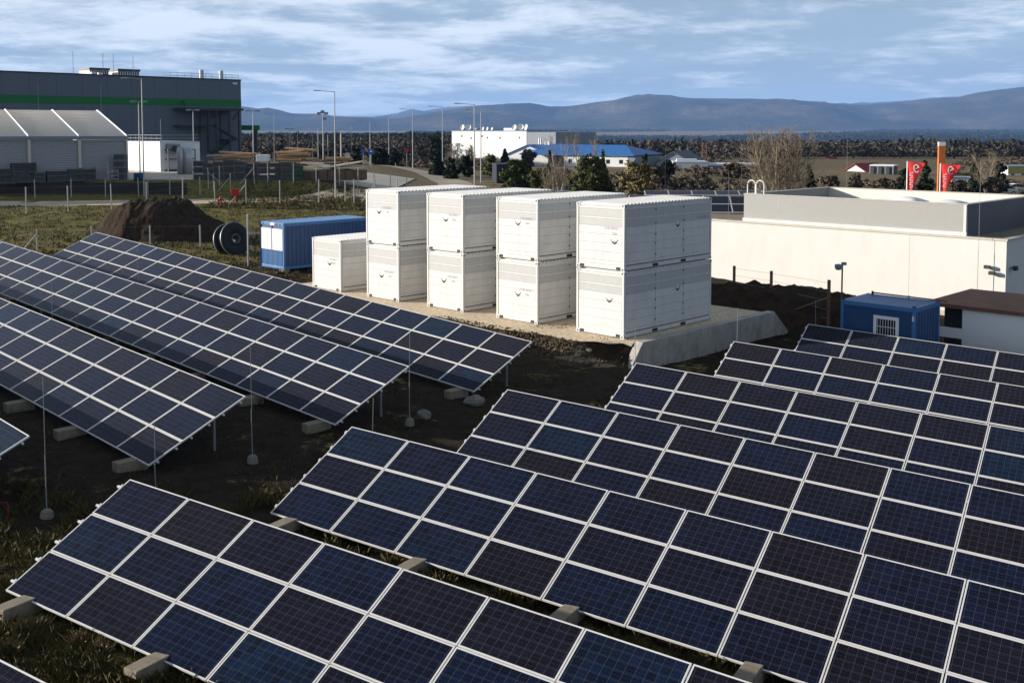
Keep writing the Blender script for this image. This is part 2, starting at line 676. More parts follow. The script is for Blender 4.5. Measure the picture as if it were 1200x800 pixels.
def sheet(name, poly_rows, m, off=0.03, kind='structure', thick=0.0):
    """a road or pad draped over the ground: rows of (x, y) cross-sections"""
    vs, fs = [], []
    k = len(poly_rows[0])
    for r_ in poly_rows:
        for (x, y) in r_:
            vs.append((x, y, H(x, y) + off))
    for i in range(len(poly_rows) - 1):
        for j in range(k - 1):
            fs.append((i * k + j, i * k + j + 1, i * k + k + j + 1, i * k + k + j))
    mb = MB().add(vs, fs)
    o = mb.build(name, m, smooth=True)
    if sum((f.normal.z for f in o.data.polygons)) < 0:
        o.data.flip_normals()
    return tag(o, kind=kind)


def road(name, pts, w, m, off=0.04, n=6, step=2.0):
    """pts: centre line (x, y)"""
    dense = []
    for (a, b) in zip(pts[:-1], pts[1:]):
        L = math.hypot(b[0] - a[0], b[1] - a[1])
        k = max(1, int(L / step))
        for i in range(k):
            t = i / k
            dense.append((a[0] + (b[0] - a[0]) * t, a[1] + (b[1] - a[1]) * t))
    dense.append(pts[-1])
    rows = []
    for i, p in enumerate(dense):
        a, b = dense[max(0, i - 3)], dense[min(len(dense) - 1, i + 3)]
        t = Vector((b[0] - a[0], b[1] - a[1])).normalized()
        nn = Vector((-t.y, t.x))
        wob = 1 + 0.06 * noise.noise(Vector((p[0] * 0.2, p[1] * 0.2, 3)))
        rows.append([(p[0] + nn.x * w * wob * (j / n - 0.5), p[1] + nn.y * w * wob * (j / n - 0.5)) for j in range(n + 1)])
    return sheet(name, rows, m, off)


M_dirt = mat('dirt_road', (0.56, 0.45, 0.31), 1.0, var=0.3, scale=0.5, bump=0.6, bscale=3, coord='World', spec=0.1)
M_asph = mat('worn_road', (0.40, 0.34, 0.25), 0.95, var=0.15, scale=0.4, coord='World', spec=0.1)
M_yard = mat('yard_concrete', (0.56, 0.50, 0.40), 0.95, var=0.2, scale=0.25, coord='World', spec=0.1)
M_gravel = mat('crushed_gravel', (0.62, 0.50, 0.35), 1.0, var=0.32, scale=5.5, bump=1.0, bscale=7, coord='World', spec=0.1)
g1, g2, g3, g4 = G(-80, 240), G(60, 239), G(250, 236), G(420, 232)
road('dirt_road', [(-75, 101), (g2.x, g2.y), (g3.x, g3.y), (g4.x, g4.y), (4, 118), (22, 130)], 7.0, M_dirt)
# the road that climbs past the lamp posts
pts_road = [(-2.6, 96), (-4.2, 112), (-5.5, 124), (-8, 147), (-13, 170), (-22, 190), (-45, 215)]
road('access_road', pts_road, 5.0, M_asph, 0.06)
rows = []
for y in np.linspace(121, 152, 16):
    rows.append([(x, y) for x in np.linspace(-64, -14, 24)])
sheet('yard', rows, M_yard, 0.05)
# gravel pad
rows = []
for a in np.linspace(-21.5, 0.60, 60):
    b0 = -1.50 + 0.12 * math.sin(a * 1.3) - 0.35 * float(sst(-2.5, -4.5, a)) + 1.15 * float(sst(-1.4, 0.5, a)) + 0.14 * noise.noise(Vector((a * 2.0, 0, 0))) + 0.08 * noise.noise(Vector((a * 6, 4, 0)))
    rows.append([P2(a, b0 + (9.3 - b0) * t ** 1.6) for t in np.linspace(0, 1, 34)])
sheet('gravel_pad', rows, M_gravel, 0.048)

# ------------------------------------------------------------------ hills
m_hill, nt, bs = nodes('wooded_hills')
hn = nz(nt, 0.0016, 8, 0.65, 'World', (1, 0.6, 3.0))
hc = ramp(nt, hn, [(0.35, (0.020, 0.022, 0.016)), (0.55, (0.08, 0.062, 0.042)), (0.72, (0.20, 0.145, 0.09))])
nt.links.new(hc, bs.inputs['Base Color'])
bs.inputs['Roughness'].default_value = 1.0
bs.inputs['Specular IOR Level'].default_value = 0.0
b_ = N(nt, 'ShaderNodeBump')
b_.inputs['Strength'].default_value = 1.0
b_.inputs['Distance'].default_value = 60.0
nt.links.new(nz(nt, 0.004, 7, 0.7, 'World'), b_.inputs['Height'])
nt.links.new(b_.outputs[0], bs.inputs['Normal'])


def hills(name, sky_pts, D, depth, seed):
    pxs = [p[0] for p in sky_pts]
    pys = [p[1] for p in sky_pts]
    na, nd = 260, 46
    V = []
    for i in range(nd):
        t = i / (nd - 1)
        for j in range(na):
            px = pxs[0] + (pxs[-1] - pxs[0]) * j / (na - 1)
            crest = at(600, float(np.interp(px, pxs, pys)), D + depth * 0.6).z
            yy = D + depth * t
            xx = (px - 600) / F * (D + depth * 0.6 + depth * (t - 0.6) * 0.6)
            prof = math.sin(min(1, t / 0.6) * math.pi / 2) ** 1.3 if t < 0.6 else math.cos((t - 0.6) / 0.4 * math.pi / 2)
            nn = noise.fractal(Vector((xx / 1100.0, yy / 900.0, seed)), 0.8, 2.1, 5)
            z = -20 + (crest + 20) * prof + nn * 150 * math.sin(math.pi * min(1, t * 1.66)) * (0 if abs(t - 0.6) < 0.03 else 0.9)
            V.append((xx, yy, z))
    ii, jj = np.meshgrid(np.arange(nd - 1), np.arange(na - 1), indexing='ij')
    q = (ii * na + jj).ravel()
    me = npmesh(name, V, np.stack([q, q + 1, q + na + 1, q + na], -1), m_hill, True)
    return tag(link(name, me), kind='structure')


hills('hills', [(-900, 140), (-300, 128), (0, 134), (285, 133), (400, 137), (470, 139), (520, 130), (560, 124), (600, 122.5), (650, 126), (700, 121.5), (750, 115.5), (800, 115.5), (880, 116), (925, 118.5), (960, 121.5), (1010, 124), (1060, 119), (1110, 117), (1135, 110), (1170, 106), (1200, 105), (1400, 110), (2000, 128), (2300, 145)], 9000, 4200, 1.3)
hills('distant_hills', [(-900, 130), (0, 131), (285, 131), (320, 132.5), (400, 136.5), (440, 137), (480, 134), (520, 126), (560, 124), (600, 126), (700, 130), (950, 124), (1000, 122.5), (1040, 119.5), (1080, 116.5), (1130, 114), (1400, 118), (2200, 140)], 14500, 4500, 8.2)

# ------------------------------------------------------------------ solar tables
PWp, PHp = 1.70, 0.9912
pw, ph = 1.678, 0.970
mb = MB()
fw = 0.025
mb.box((0, -ph, -0.04), (pw, -ph + fw, 0))
mb.box((0, -fw, -0.04), (pw, 0, 0))
mb.box((0, -ph + fw, -0.04), (fw, -fw, 0))
mb.box((pw - fw, -ph + fw, -0.04), (pw, -fw, 0))
ME_frame = mb.mesh('panel_frame', M_alu)
ME_glass = MB().box((fw, -ph + fw, -0.010), (pw - fw, -fw, -0.004)).mesh('panel_glass', [])
m, nt, bs = nodes('solar_cells')
tc = N(nt, 'ShaderNodeTexCoord')
sp = N(nt, 'ShaderNodeSeparateXYZ')
nt.links.new(tc.outputs['Object'], sp.inputs[0])


def sm(op, a, b=None, cl=False):
    n = N(nt, 'ShaderNodeMath', operation=op, use_clamp=cl)
    for i, v in enumerate((a, b)):
        if v is None:
            continue
        if isinstance(v, (int, float)):
            n.inputs[i].default_value = v
        else:
            nt.links.new(v, n.inputs[i])
    return n.outputs[0]


def gridline(c, off, pitch, w):
    f = sm('FRACT', sm('DIVIDE', sm('SUBTRACT', c, off), pitch))
    d = sm('MINIMUM', f, sm('SUBTRACT', 1.0, f))
    return sm('LESS_THAN', d, w / pitch / 2)


gxl = gridline(sp.outputs[0], 0.0575, 0.156, 0.0048)
gyl = gridline(sp.outputs[1], -0.0165, 0.156, 0.0048)
bus = gridline(sp.outputs[1], -0.0165 + 0.026, 0.052, 0.0020)
oi = N(nt, 'ShaderNodeObjectInfo')
cellc = ramp(nt, oi.outputs['Random'], [(0.0, (0.0026, 0.0085, 0.032)), (0.30, (0.0038, 0.0068, 0.025)), (0.55, (0.0056, 0.0062, 0.0190)), (0.80, (0.0082, 0.0062, 0.0125)), (0.90, (0.0034, 0.0110, 0.0340)), (1.0, (0.0018, 0.0150, 0.0430))], 'LINEAR')
vor = N(nt, 'ShaderNodeTexVoronoi', feature='F1')
vor.inputs['Scale'].default_value = 38.0
nt.links.new(tc.outputs['Object'], vor.inputs['Vector'])
sepc = N(nt, 'ShaderNodeSeparateColor')
nt.links.new(vor.outputs['Color'], sepc.inputs[0])
ix = sm('FLOOR', sm('DIVIDE', sm('SUBTRACT', sp.outputs[0], 0.0575), 0.156))
iy = sm('FLOOR', sm('DIVIDE', sm('ADD', sp.outputs[1], 0.0165), 0.156))
wnz = N(nt, 'ShaderNodeTexWhiteNoise', noise_dimensions='3D')
cmb = N(nt, 'ShaderNodeCombineXYZ')
nt.links.new(ix, cmb.inputs[0])
nt.links.new(iy, cmb.inputs[1])
nt.links.new(oi.outputs['Random'], cmb.inputs[2])
nt.links.new(cmb.outputs[0], wnz.inputs[0])
var = sm('MULTIPLY', sm('ADD', 0.40, sm('MULTIPLY', wnz.outputs['Value'], 0.55)), sm('ADD', 0.75, sm('MULTIPLY', sepc.outputs[0], 0.5)))
cv = N(nt, 'ShaderNodeMixRGB', blend_type='MULTIPLY')
cv.inputs[0].default_value = 1.0
nt.links.new(cellc, cv.inputs[1])
nt.links.new(var, cv.inputs[2])
cc = mixrgb(nt, sm('MULTIPLY', bus, 0.20), cv.outputs[0], (0.20, 0.20, 0.22))
cc = mixrgb(nt, sm('MULTIPLY', sm('MAXIMUM', gxl, gyl), 0.55), cc, (0.105, 0.115, 0.15))
dust = nz(nt, 1.3, 6, 0.65, 'World', (1, 1, 1))
cc = mixrgb(nt, ramp(nt, dust, [(0.40, 0.0), (0.80, 0.010)]), cc, (0.30, 0.27, 0.22))
nt.links.new(cc, bs.inputs['Base Color'])
bs.inputs['Roughness'].default_value = 0.14
bs.inputs['Specular IOR Level'].default_value = 0.09
bs.inputs['Sheen Weight'].default_value = 0.055
bs.inputs['Sheen Roughness'].default_value = 0.45
bs.inputs['Sheen Tint'].default_value = (0.80, 0.84, 1.0, 1)
ME_glass.materials.append(m)
ME_clip = MB().box((-0.022, -0.03, -0.03), (0.022, 0.03, 0.006)).mesh('panel_clip', M_alu)

R_YAW, R_TILT, R_SL = R(-31.44), R(25.32), -0.047
L_YAW, L_TILT, L_SL = R(-43.62), R(24.40), -0.0477


def table_axes(yaw, tilt, sl):
    u = Vector((math.cos(yaw), math.sin(yaw), sl)).normalized()
    nrm = Vector((math.sin(yaw), -math.cos(yaw), 0))
    v = nrm * math.cos(tilt) + Vector((0, 0, -math.sin(tilt)))
    v = (v - u * v.dot(u)).normalized()
    w = v.cross(u)
    return u, v, w


BLOCKS = []


def solar_table(label, origin, axes, c0, c1, rows=3, side='R', rail_out=0.06, group='solar tables standing in the field', supports=True, gz=None):
    u, v, w = axes
    ox, oy, oz = origin
    oz += CZ
    g = H(ox, oy) if gz is None else gz
    Rm = Matrix((u, -v, w)).transposed().to_4x4()
    M = Matrix.Translation((ox, oy, g)) @ Rm
    t = thing('solar_table', label, 'solar panels', group=group, M=M)
    Mi = M.inverted()
    o = Mi @ Vector((ox, oy, oz))
    first = None
    for c in range(c0, c1):
        for r in range(rows):
            px = random.uniform(-0.004, 0.004)
            pa = link('solar_panel', ME_frame, t, Matrix.Translation(o + Vector((c * PWp + 0.011 + px, -r * PHp - 0.011, 0))))
            link('cell_sheet', ME_glass, pa)
    L0, L1 = c0 * PWp, c1 * PWp
    for r in range(rows):
        for f in (0.22, 0.78):
            y = -r * PHp - f * ph
            lo, hi = L0 - (rail_out if side == 'R' else 0.03), L1 + (0.03 if side == 'R' else 0.05)
            MB().box((lo, y - 0.02, -0.083), (hi, y + 0.02, -0.043)).build('rail', M_alu, t, M=Matrix.Translation(o))
            if side == 'R' and c0 == 0:
                MB().box((-0.028, y - 0.03, -0.043), (0.010, y + 0.03, 0.006)).build('end_clamp', M_alu, t, M=Matrix.Translation(o))
    if not supports:
        return t
    cc = [c0 + 0.36 + 2 * k for k in range(0, 40) if c0 + 0.36 + 2 * k < c1]
    if side == 'L':
        cc = [c1 - 0.40 - 2 * k for k in range(0, 40) if c1 - 0.40 - 2 * k > c0]
    S = rows * PHp
    nh = Vector((v.x, v.y, 0)).normalized()
    for k, c in enumerate(cc):
        MB().box((c * PWp - 0.025, -S + 0.08, -0.155), (c * PWp + 0.025, -0.08, -0.085)).build('rafter', M_galv, t, M=Matrix.Translation(o))
        for f in (0.22, 0.80):
            top = M @ (o + Vector((c * PWp, -S * f, -0.15)))
            zb = H(top.x, top.y) - 0.1
            MB().tube([Mi @ top, Mi @ Vector((top.x, top.y, zb))], 0.038, n=8).build('leg', M_galv, t)
        low = M @ (o + Vector((c * PWp, -S, -0.1)))
        BLOCKS.append((label, k, low, nh, u))
    return t


AR = table_axes(R_YAW, R_TILT, R_SL)
AL = table_axes(L_YAW, L_TILT, L_SL)
solar_table('solar table cut off by the bottom left corner, only its upper edge showing', (-11.41, 16.49, -6.805), AR, 2, 7)
solar_table('nearest whole solar table, at front left, silver rail ends sticking out of its left side', (-7.595, 20.571, -6.903), AR, 0, 10, rail_out=0.16)
solar_table('second solar table from the front on the right, whitish blocks showing below its lower edge', (-3.811, 24.655, -7.002), AR, 0, 11)
solar_table('third solar table from the front on the right, its left corner over bare dark ground', (-0.128, 28.717, -7.114), AR, 0, 11)
solar_table('solar table directly below the near end of the grey concrete wall', (3.881, 32.628, -7.242), AR, 0, 10)
solar_table('solar table beginning just right of the far end of the concrete wall', (7.774, 36.584, -7.357), AR, 0, 9)
solar_table('rearmost right solar table in front of the blue cabin with a barred window', (11.542, 40.726, -7.514), AR, 0, 8)
solar_table('small corner of a solar table at the left edge, nearest of the left group', (-10.80, 23.23, -6.81), AL, -11, 0, side='L')
solar_table('front left-group solar table with a shadow strip, pointed right corner over bare soil', (-6.913, 27.022, -6.877), AL, -19, 0, side='L')
solar_table('long middle table of the left solar group, between two other tables', (-3.028, 30.809, -6.944), AL, -26, 0, side='L')
solar_table('rear table of the left solar group, right below the white and blue containers', (0.690, 35.014, -7.060), AL, -19, 0, side='L')

# concrete footing beams under the low edges
ME_beam = None
b0 = MB()
b0.box((-0.16, -0.55, -0.30), (0.16, 0.24, 0.15))
ME_beam = b0.mesh('footing', M_block)
seen = {}
for (lab, k, low, nh, u) in BLOCKS:
    fr = at(600, 400, 10)
    d = low.y
    px = 600 + F * low.x / d
    if not (-40 < px < 1260):
        continue
    yaw = math.atan2(-nh.x, nh.y) + random.uniform(-0.06, 0.06)
    rig = 'left solar group' if 'left' in lab and 'front left,' not in lab and 'bottom left' not in lab else ''
    o = link('concrete_block', ME_beam)
    o.location = (low.x, low.y, H(low.x, low.y) + (0.12 if not rig else 0.10))
    o.rotation_euler = (0, random.uniform(-0.02, 0.02), math.atan2(nh.y, nh.x) + math.pi / 2)
    bevel(o, 0.02)
    if lab.startswith('nearest') and k == 0:
        tag(o, 'sunlit concrete block under the left lower corner of the nearest whole table', 'concrete block', 'concrete footing blocks')
    elif lab.startswith('nearest') and k == 1:
        tag(o, 'concrete block in the rough grass at the bottom edge, under the nearest whole table', 'concrete block', 'concrete footing blocks')
    elif lab.startswith('second solar') and k < 4:
        tag(o, '%s sunlit block from the left in the narrow gap between the two front tables' % ('first', 'second', 'third', 'fourth')[k], 'concrete block', 'concrete footing blocks')
    else:
        tag(o, 'grey concrete footing block in the shade under a solar table', 'concrete block', 'concrete footing blocks')

# ------------------------------------------------------------------ white storage containers
CW, CL, CH = 2.438, 6.01, 2.60


def slabs(mb, x0, x1, face, fr):
    """horizontal boards of one panel between seams; face(x, z, d) gives a local point"""
    z0, z1 = 0.21, CH - 0.10
    for (a, b, mi) in fr:
        za, zb = z1 - (z1 - z0) * b, z1 - (z1 - z0) * a
        P = [face(x0, za + 0.005, 0), face(x1, za + 0.005, 0), face(x1, zb - 0.005, 0), face(x0, zb - 0.005, 0)]
        Q = [face(x0, za + 0.005, 0.028), face(x1, za + 0.005, 0.028), face(x1, zb - 0.005, 0.028), face(x0, zb - 0.005, 0.028)]
        mb.add(P + Q, [(4, 5, 6, 7), (0, 1, 5, 4), (1, 2, 6, 5), (2, 3, 7, 6), (3, 0, 4, 7)], mi)


FR = [(0.0, 0.045, 0), (0.045, 0.185, 1), (0.185, 0.215, 0), (0.215, 0.34, 1), (0.34, 0.48, 0), (0.48, 0.63, 0), (0.63, 0.78, 0), (0.78, 0.93, 0), (0.93, 1.0, 0)]


def text_mesh(s, size, mat_):
    cu = bpy.data.curves.new('lettering', 'FONT')
    cu.body, cu.size, cu.extrude = s, size, 0.002
    cu.align_x = 'CENTER'
    to = bpy.data.objects.new('lettering', cu)
    col.objects.link(to)
    bpy.context.view_layer.update()
    me = bpy.data.meshes.new_from_object(to.evaluated_get(bpy.context.evaluated_depsgraph_get()))
    bpy.data.objects.remove(to)
    me.materials.clear()
    me.materials.append(mat_)
    return me


ME_txt = text_mesh('CNB 00507 1', 0.15, M_text)
ME_txt2 = text_mesh('22B6', 0.13, M_text)
d = MB()
dd = 0.16
d.add([(-dd, 0, 0), (0, 0, -dd), (dd, 0, 0), (0, 0, dd), (-dd, -0.004, 0), (0, -0.004, -dd), (dd, -0.004, 0), (0, -0.004, dd)], [(4, 5, 6, 7), (0, 1, 5, 4), (1, 2, 6, 5), (2, 3, 7, 6), (3, 0, 4, 7)], 0)


def stroke(mb, p, q, w, m=1):
    p, q = Vector((p[0], 0, p[1])), Vector((q[0], 0, q[1]))
    t = (q - p).normalized()
    n = Vector((-t.z, 0, t.x)) * (w / 2)
    y0, y1 = Vector((0, -0.004, 0)), Vector((0, -0.008, 0))
    vs = [p + n + y0, q + n + y0, q - n + y0, p - n + y0, p + n + y1, q + n + y1, q - n + y1, p - n + y1]
    mb.add(vs, [(4, 5, 6, 7), (7, 6, 5, 4), (0, 1, 5, 4), (1, 2, 6, 5), (2, 3, 7, 6), (3, 0, 4, 7)], m)


stroke(d, (-0.12, -0.035), (-0.005, -0.135), 0.05)
stroke(d, (0.12, -0.035), (0.005, -0.135), 0.05)
stroke(d, (-0.17, 0.02), (-0.13, 0.0), 0.035)
stroke(d, (0.17, 0.02), (0.13, 0.0), 0.035)
stroke(d, (-0.03, -0.06), (0.03, -0.06), 0.03)
ME_dia = d.mesh('hazard_label', [M_white, M_dial])


def make_container():
    t = thing('storage_container', 'x', 'container')
    b = MB().box((-CW + 0.04, 0.04, 0.16), (-0.04, CL - 0.04, CH - 0.07))
    b.build('body', M_seam, t)
    f = MB()
    for x in (-CW, -0.11):
        for y in (0, CL - 0.11):
            f.box((x, y, 0.12), (x + 0.11, y + 0.11, CH - 0.118))
    for y in (0.012, CL - 0.082):
        f.box((-CW + 0.11, y, CH - 0.10), (-0.11, y + 0.07, CH - 0.02))
        f.box((-CW + 0.11, y, 0.03), (-0.11, y + 0.07, 0.20))
    for x in (-CW + 0.012, -0.082):
        f.box((x, 0.11, CH - 0.10), (x + 0.07, CL - 0.11, CH - 0.03))
        f.box((x, 0.11, 0.03), (x + 0.07, CL - 0.11, 0.20))
    bevel(f.build('frame', M_white, t), 0.012)
    for x in (-CW - 0.003, -0.175):
        for y in (-0.003, CL - 0.160):
            for z in (0, CH - 0.118):
                c = MB().box((x, y, z), (x + 0.178, y + 0.163, z + 0.118))
                hx, hy = x + 0.089, y + 0.08
                yf = -0.0055 if y < 1 else CL + 0.0055
                xf = -CW - 0.0055 if x < -1 else 0.0055
                ya, xa = (yf, yf + 0.004) if y < 1 else (yf - 0.004, yf), (xf, xf + 0.004) if x < -1 else (xf - 0.004, xf)
                c.m = 1
                c.box((hx - 0.035, ya[0], z + 0.03), (hx + 0.035, ya[1], z + 0.09))
                c.box((xa[0], hy - 0.035, z + 0.03), (xa[1], hy + 0.035, z + 0.09))
                c.build('corner_casting', [M_white, M_black], t)
    for (y, sgn) in ((0.045, -1), (CL - 0.045, 1)):
        e = MB()
        slabs(e, -CW + 0.13, -0.13, lambda x, z, dp: Vector((x if sgn < 0 else -CW - x, y + sgn * dp, z)), FR)
        e.build('end_panel', [M_white, M_band], t)
    third = (CL - 0.22) / 3
    for (x, sgn) in ((-0.045, 1), (-CW + 0.045, -1)):
        for k in range(3):
            e = MB()
            y0, y1 = 0.11 + third * k + 0.03, 0.11 + third * (k + 1) - 0.03
            slabs(e, y0, y1, (lambda yy, z, dp: Vector((x + sgn * dp, yy, z))) if sgn > 0 else (lambda yy, z, dp: Vector((x + sgn * dp, CL - yy, z))), FR)
            e.build('door_panel', [M_white, M_band], t)
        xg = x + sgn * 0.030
        MB().box((min(xg, xg - sgn * 0.02), 0.13, 0.205), (max(xg, xg - sgn * 0.02), CL - 0.13, 0.245)).build('ledge_shade_strip', mat('ledge_shade_dirt', (0.12, 0.11, 0.095), 0.8), t)  # dark strip paints in the bottom ledge's shadow line, with some dirt
        for k in (1, 2):
            yy = 0.11 + third * k
            MB().box((min(x, x + sgn * 0.022), yy - 0.022, 0.22), (max(x, x + sgn * 0.022), yy + 0.022, CH - 0.12)).build('door_bar', M_seam, t)
            bl = MB()
            for zb_ in (0.5, 0.95, 1.3, 1.75, 2.3):
                xb_ = x + sgn * 0.022
                bl.box((min(xb_, xb_ + sgn * 0.02), yy - 0.03, zb_), (max(xb_, xb_ + sgn * 0.02), yy + 0.03, zb_ + 0.06))
            bl.build('hinge', M_dark, t)
            xf = sgn * 0.004 + (-0.012 if sgn > 0 else -CW + 0.012)
            MB().box((min(xf, xf - sgn * 0.05), yy - 0.19, 0.05), (max(xf, xf - sgn * 0.05), yy + 0.17, 0.165)).build('forklift_pocket', M_black, t)
    for xx in (-CW + 0.30, -0.30):
        MB().box((xx - 0.10, 0.004, 0.045), (xx + 0.10, 0.06, 0.15)).build('forklift_pocket', M_black, t)
    rf = MB()
    n = 26
    for k in range(n):
        y0 = 0.09 + (CL - 0.18) * k / n
        dy = (CL - 0.18) / n
        prof = [(y0, 0), (y0 + dy * 0.2, 0), (y0 + dy * 0.32, 0.05), (y0 + dy * 0.88, 0.05), (y0 + dy, 0)]
        vs, fs = [], []
        for (yy, z) in prof:
            vs += [(-CW - 0.006, yy, CH - 0.028 + z), (0.006, yy, CH - 0.028 + z)]
        fs = [(2 * i, 2 * i + 1, 2 * i + 3, 2 * i + 2) for i in range(4)]
        fs += [(0, 2, 4, 6, 8), (9, 7, 5, 3, 1)]
        rf.add(vs, fs)
    rf.box((-CW + 0.02, 0.08, CH - 0.075), (-0.02, CL - 0.08, CH - 0.0285))
    rf.build('roof', M_white, t)
    return t


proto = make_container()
STK = [(-17.6, -0.47), (-13.18, -0.38), (-8.90, -0.21), (-4.49, -0.09), (0.0, 0.0)]
GRPc = 'white storage containers on the gravel pad'
CLAB = {
    (0, 0): 'single unstacked white container in front of the blue one, farthest left',
    (1, 0): 'lower white container of the stack next to the single unstacked one',
    (1, 1): 'upper white container of the leftmost stack, next to the single unstacked one',
    (2, 0): 'lower white container of the second two-high stack from the left',
    (2, 1): 'upper white container of the second two-high stack from the left',
    (3, 0): 'lower white container of the third stack, left neighbour of the front stack by the wall',
    (3, 1): 'upper white container of the third stack, left neighbour of the front stack by the wall',
    (4, 0): 'lower white container of the front stack beside the concrete wall, long side in full view',
    (4, 1): 'upper white container of the front stack beside the concrete wall, grey doors in full view'}
mk = {(0, 0): (-0.95, 1.42, True), (1, 0): (-1.3, 1.18, True), (1, 1): (-1.45, 1.62, True), (2, 0): (-1.3, 1.35, True), (2, 1): (-1.15, 1.5, True),
      (3, 0): (-1.15, 1.22, True), (3, 1): (-1.15, 1.6, True), (4, 0): (-0.75, 1.50, False), (4, 1): (-0.5, 1.18, True)}
firstc = True
for (i, lv), lab in CLAB.items():
    a, b = STK[i]
    x, y = P2(a, b)
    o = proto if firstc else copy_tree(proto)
    if not firstc:
        pass
    firstc = False
    place(o, (x, y, PADZ + lv * (CH + 0.035)), YC + (0.004 if lv else 0))
    o['label'], o['category'], o['group'] = lab, 'container', GRPc
# markings are added after the copies so that every container carries its own
cons = [o for o in col.objects if o.name.startswith('storage_container') and o.parent is None]
for o, (key, (mx, mz, tx)) in zip(cons, [(k, mk[k]) for k in CLAB]):
    e = link('hazard_label', ME_dia, o)
    e.location = (mx, 0.0165, mz)
    if tx:
        e = link('lettering', ME_txt, o)
        e.location, e.rotation_euler = (min(mx + 0.62, -0.62) if key != (4, 1) else -0.62, 0.0155, mz + (0.12 if key != (4, 1) else 0.42)), (R(90), 0, 0)
        e = link('lettering', ME_txt2, o)
        e.location, e.rotation_euler = (min(mx + 0.62, -0.62) if key != (4, 1) else -0.5, 0.0155, mz + (-0.07 if key != (4, 1) else 0.22)), (R(90), 0, 0)
    if key[0] == 4:
        e = link('hazard_label', ME_dia, o)
        e.location, e.rotation_euler = (-0.0155, 3.55, 1.66), (0, 0, R(90))
    if key == (4, 1):
        e = link('lettering', ME_txt, o)
        e.location, e.rotation_euler = (-0.0155, 5.35, 1.78), (R(90), 0, R(90))

# ------------------------------------------------------------------ concrete wing wall beside the pad
x, y = P2(0.62, 0)
wl = MB().prism([(-1.15, -0.45), (10.9, -0.45), (10.9, -0.15), (9.55, 0.985), (-0.06, 0.985), (-0.85, 0.05)], 0.38,
                Matrix.Translation((x, y, 0)) @ Matrix.Rotation(YC + R(90), 4, 'Z') @ Matrix.Translation((0, -0.38, 0)))
o = wl.build('retaining_wall', M_conc)
bevel(o, 0.025)
tag(o, 'grey concrete retaining wall with sloping ends, running along the gravel pad', 'wall')

# ------------------------------------------------------------------ blue cabins
def cabin_shell(t, W, L, Hh, mw, mf, corr=True, n=26):
    b = MB()
    if corr:
        for (x, sg) in ((-0.03, 1), (-W + 0.03, -1)):
            vs, fs = [], []
            k = int(L / 0.14)
            for i in range(k + 1):
                y = 0.10 + (L - 0.2) * i / k
                dx = 0.016 if (i // 1) % 2 else -0.010
                vs += [(x + sg * dx, y, 0.16), (x + sg * dx, y, Hh - 0.16)]
            fs = [((2 * i, 2 * i + 2, 2 * i + 3, 2 * i + 1) if sg > 0 else (2 * i, 2 * i + 1, 2 * i + 3, 2 * i + 2)) for i in range(k)]
            b.add(vs, fs)
    b.box((-W + 0.045, 0.045, 0.12), (-0.045, L - 0.045, Hh - 0.12))
    b.build('body', mw, t)
    f = MB()
    for x in (-W, -0.12):
        for y in (0, L - 0.12):
            f.box((x, y, 0), (x + 0.12, y + 0.12, Hh))
    for y in (0.004, L - 0.104):
        f.box((-W + 0.12, y, Hh - 0.18), (-0.12, y + 0.10, Hh - 0.01))
        f.box((-W + 0.12, y, 0.01), (-0.12, y + 0.10, 0.16))
    for x in (-W + 0.004, -0.104):
        f.box((x, 0.12, Hh - 0.18), (x + 0.10, L - 0.12, Hh - 0.01))
        f.box((x, 0.12, 0.01), (x + 0.10, L - 0.12, 0.16))
    bevel(f.build('frame', mf, t), 0.012)
    r_ = MB()
    for k in range(n):
        y0, dy = 0.10 + (L - 0.2) * k / n, (L - 0.2) / n
        r_.box((-W + 0.10, y0, Hh - 0.06), (-0.10, y0 + dy * 0.6, Hh - 0.005))
    r_.box((-W + 0.09, 0.09, Hh - 0.10), (-0.09, L - 0.09, Hh - 0.03))
    r_.build('roof', mf, t)


corner = G(333, 318.5)
corner.z = H(corner.x, corner.y) + 0.1
t = thing('site_container', 'blue site container with two white shutters on its end, behind the single white container', 'container', corner, YC)
cabin_shell(t, 2.44, 6.06, 2.60, M_blue, M_blue2)
s = MB()
for k in range(17):
    x0 = -2.30 + k * 0.127
    s.box((x0, 0.014, 0.17), (x0 + 0.075, 0.045, 1.03))
s.build('lower_cladding', M_blue2, t)
for x0 in (-2.28, -1.17):
    s = MB().box((x0, 0.002, 1.05), (x0 + 1.03, 0.045, 2.26))
    s.build('window_shutter', M_white, t)
MB().box((-1.245, -0.004, 1.0), (-1.175, 0.045, 2.4)).build('middle_bar', M_blue, t)
MB().box((-1.35, -0.002, 2.43), (-0.95, 0.003, 2.57)).build('name_plate', M_white, t)
for x0 in (-2.15, -0.78, -0.45):
    MB().box((x0, -0.002, 2.46), (x0 + 0.16, 0.003, 2.56)).build('vent', M_black, t)
for k, (xx, yy) in enumerate(((-2.3, 0.1), (-0.15, 0.1), (-0.15, 5.9), (-2.3, 5.9))):
    o = MB().box((-0.2, -0.2, -0.35), (0.2, 0.2, 0.0)).build('concrete_block', M_block)
    o.matrix_world = Matrix.Translation(corner) @ Matrix.Rotation(YC, 4, 'Z') @ Matrix.Translation((xx, yy, -0.002))
    tag(o, 'pale block under the near corner of the blue container with white shutters' if k == 1 else 'pale footing block mostly hidden under the blue container with white shutters', 'concrete block', 'blocks under the blue site container')

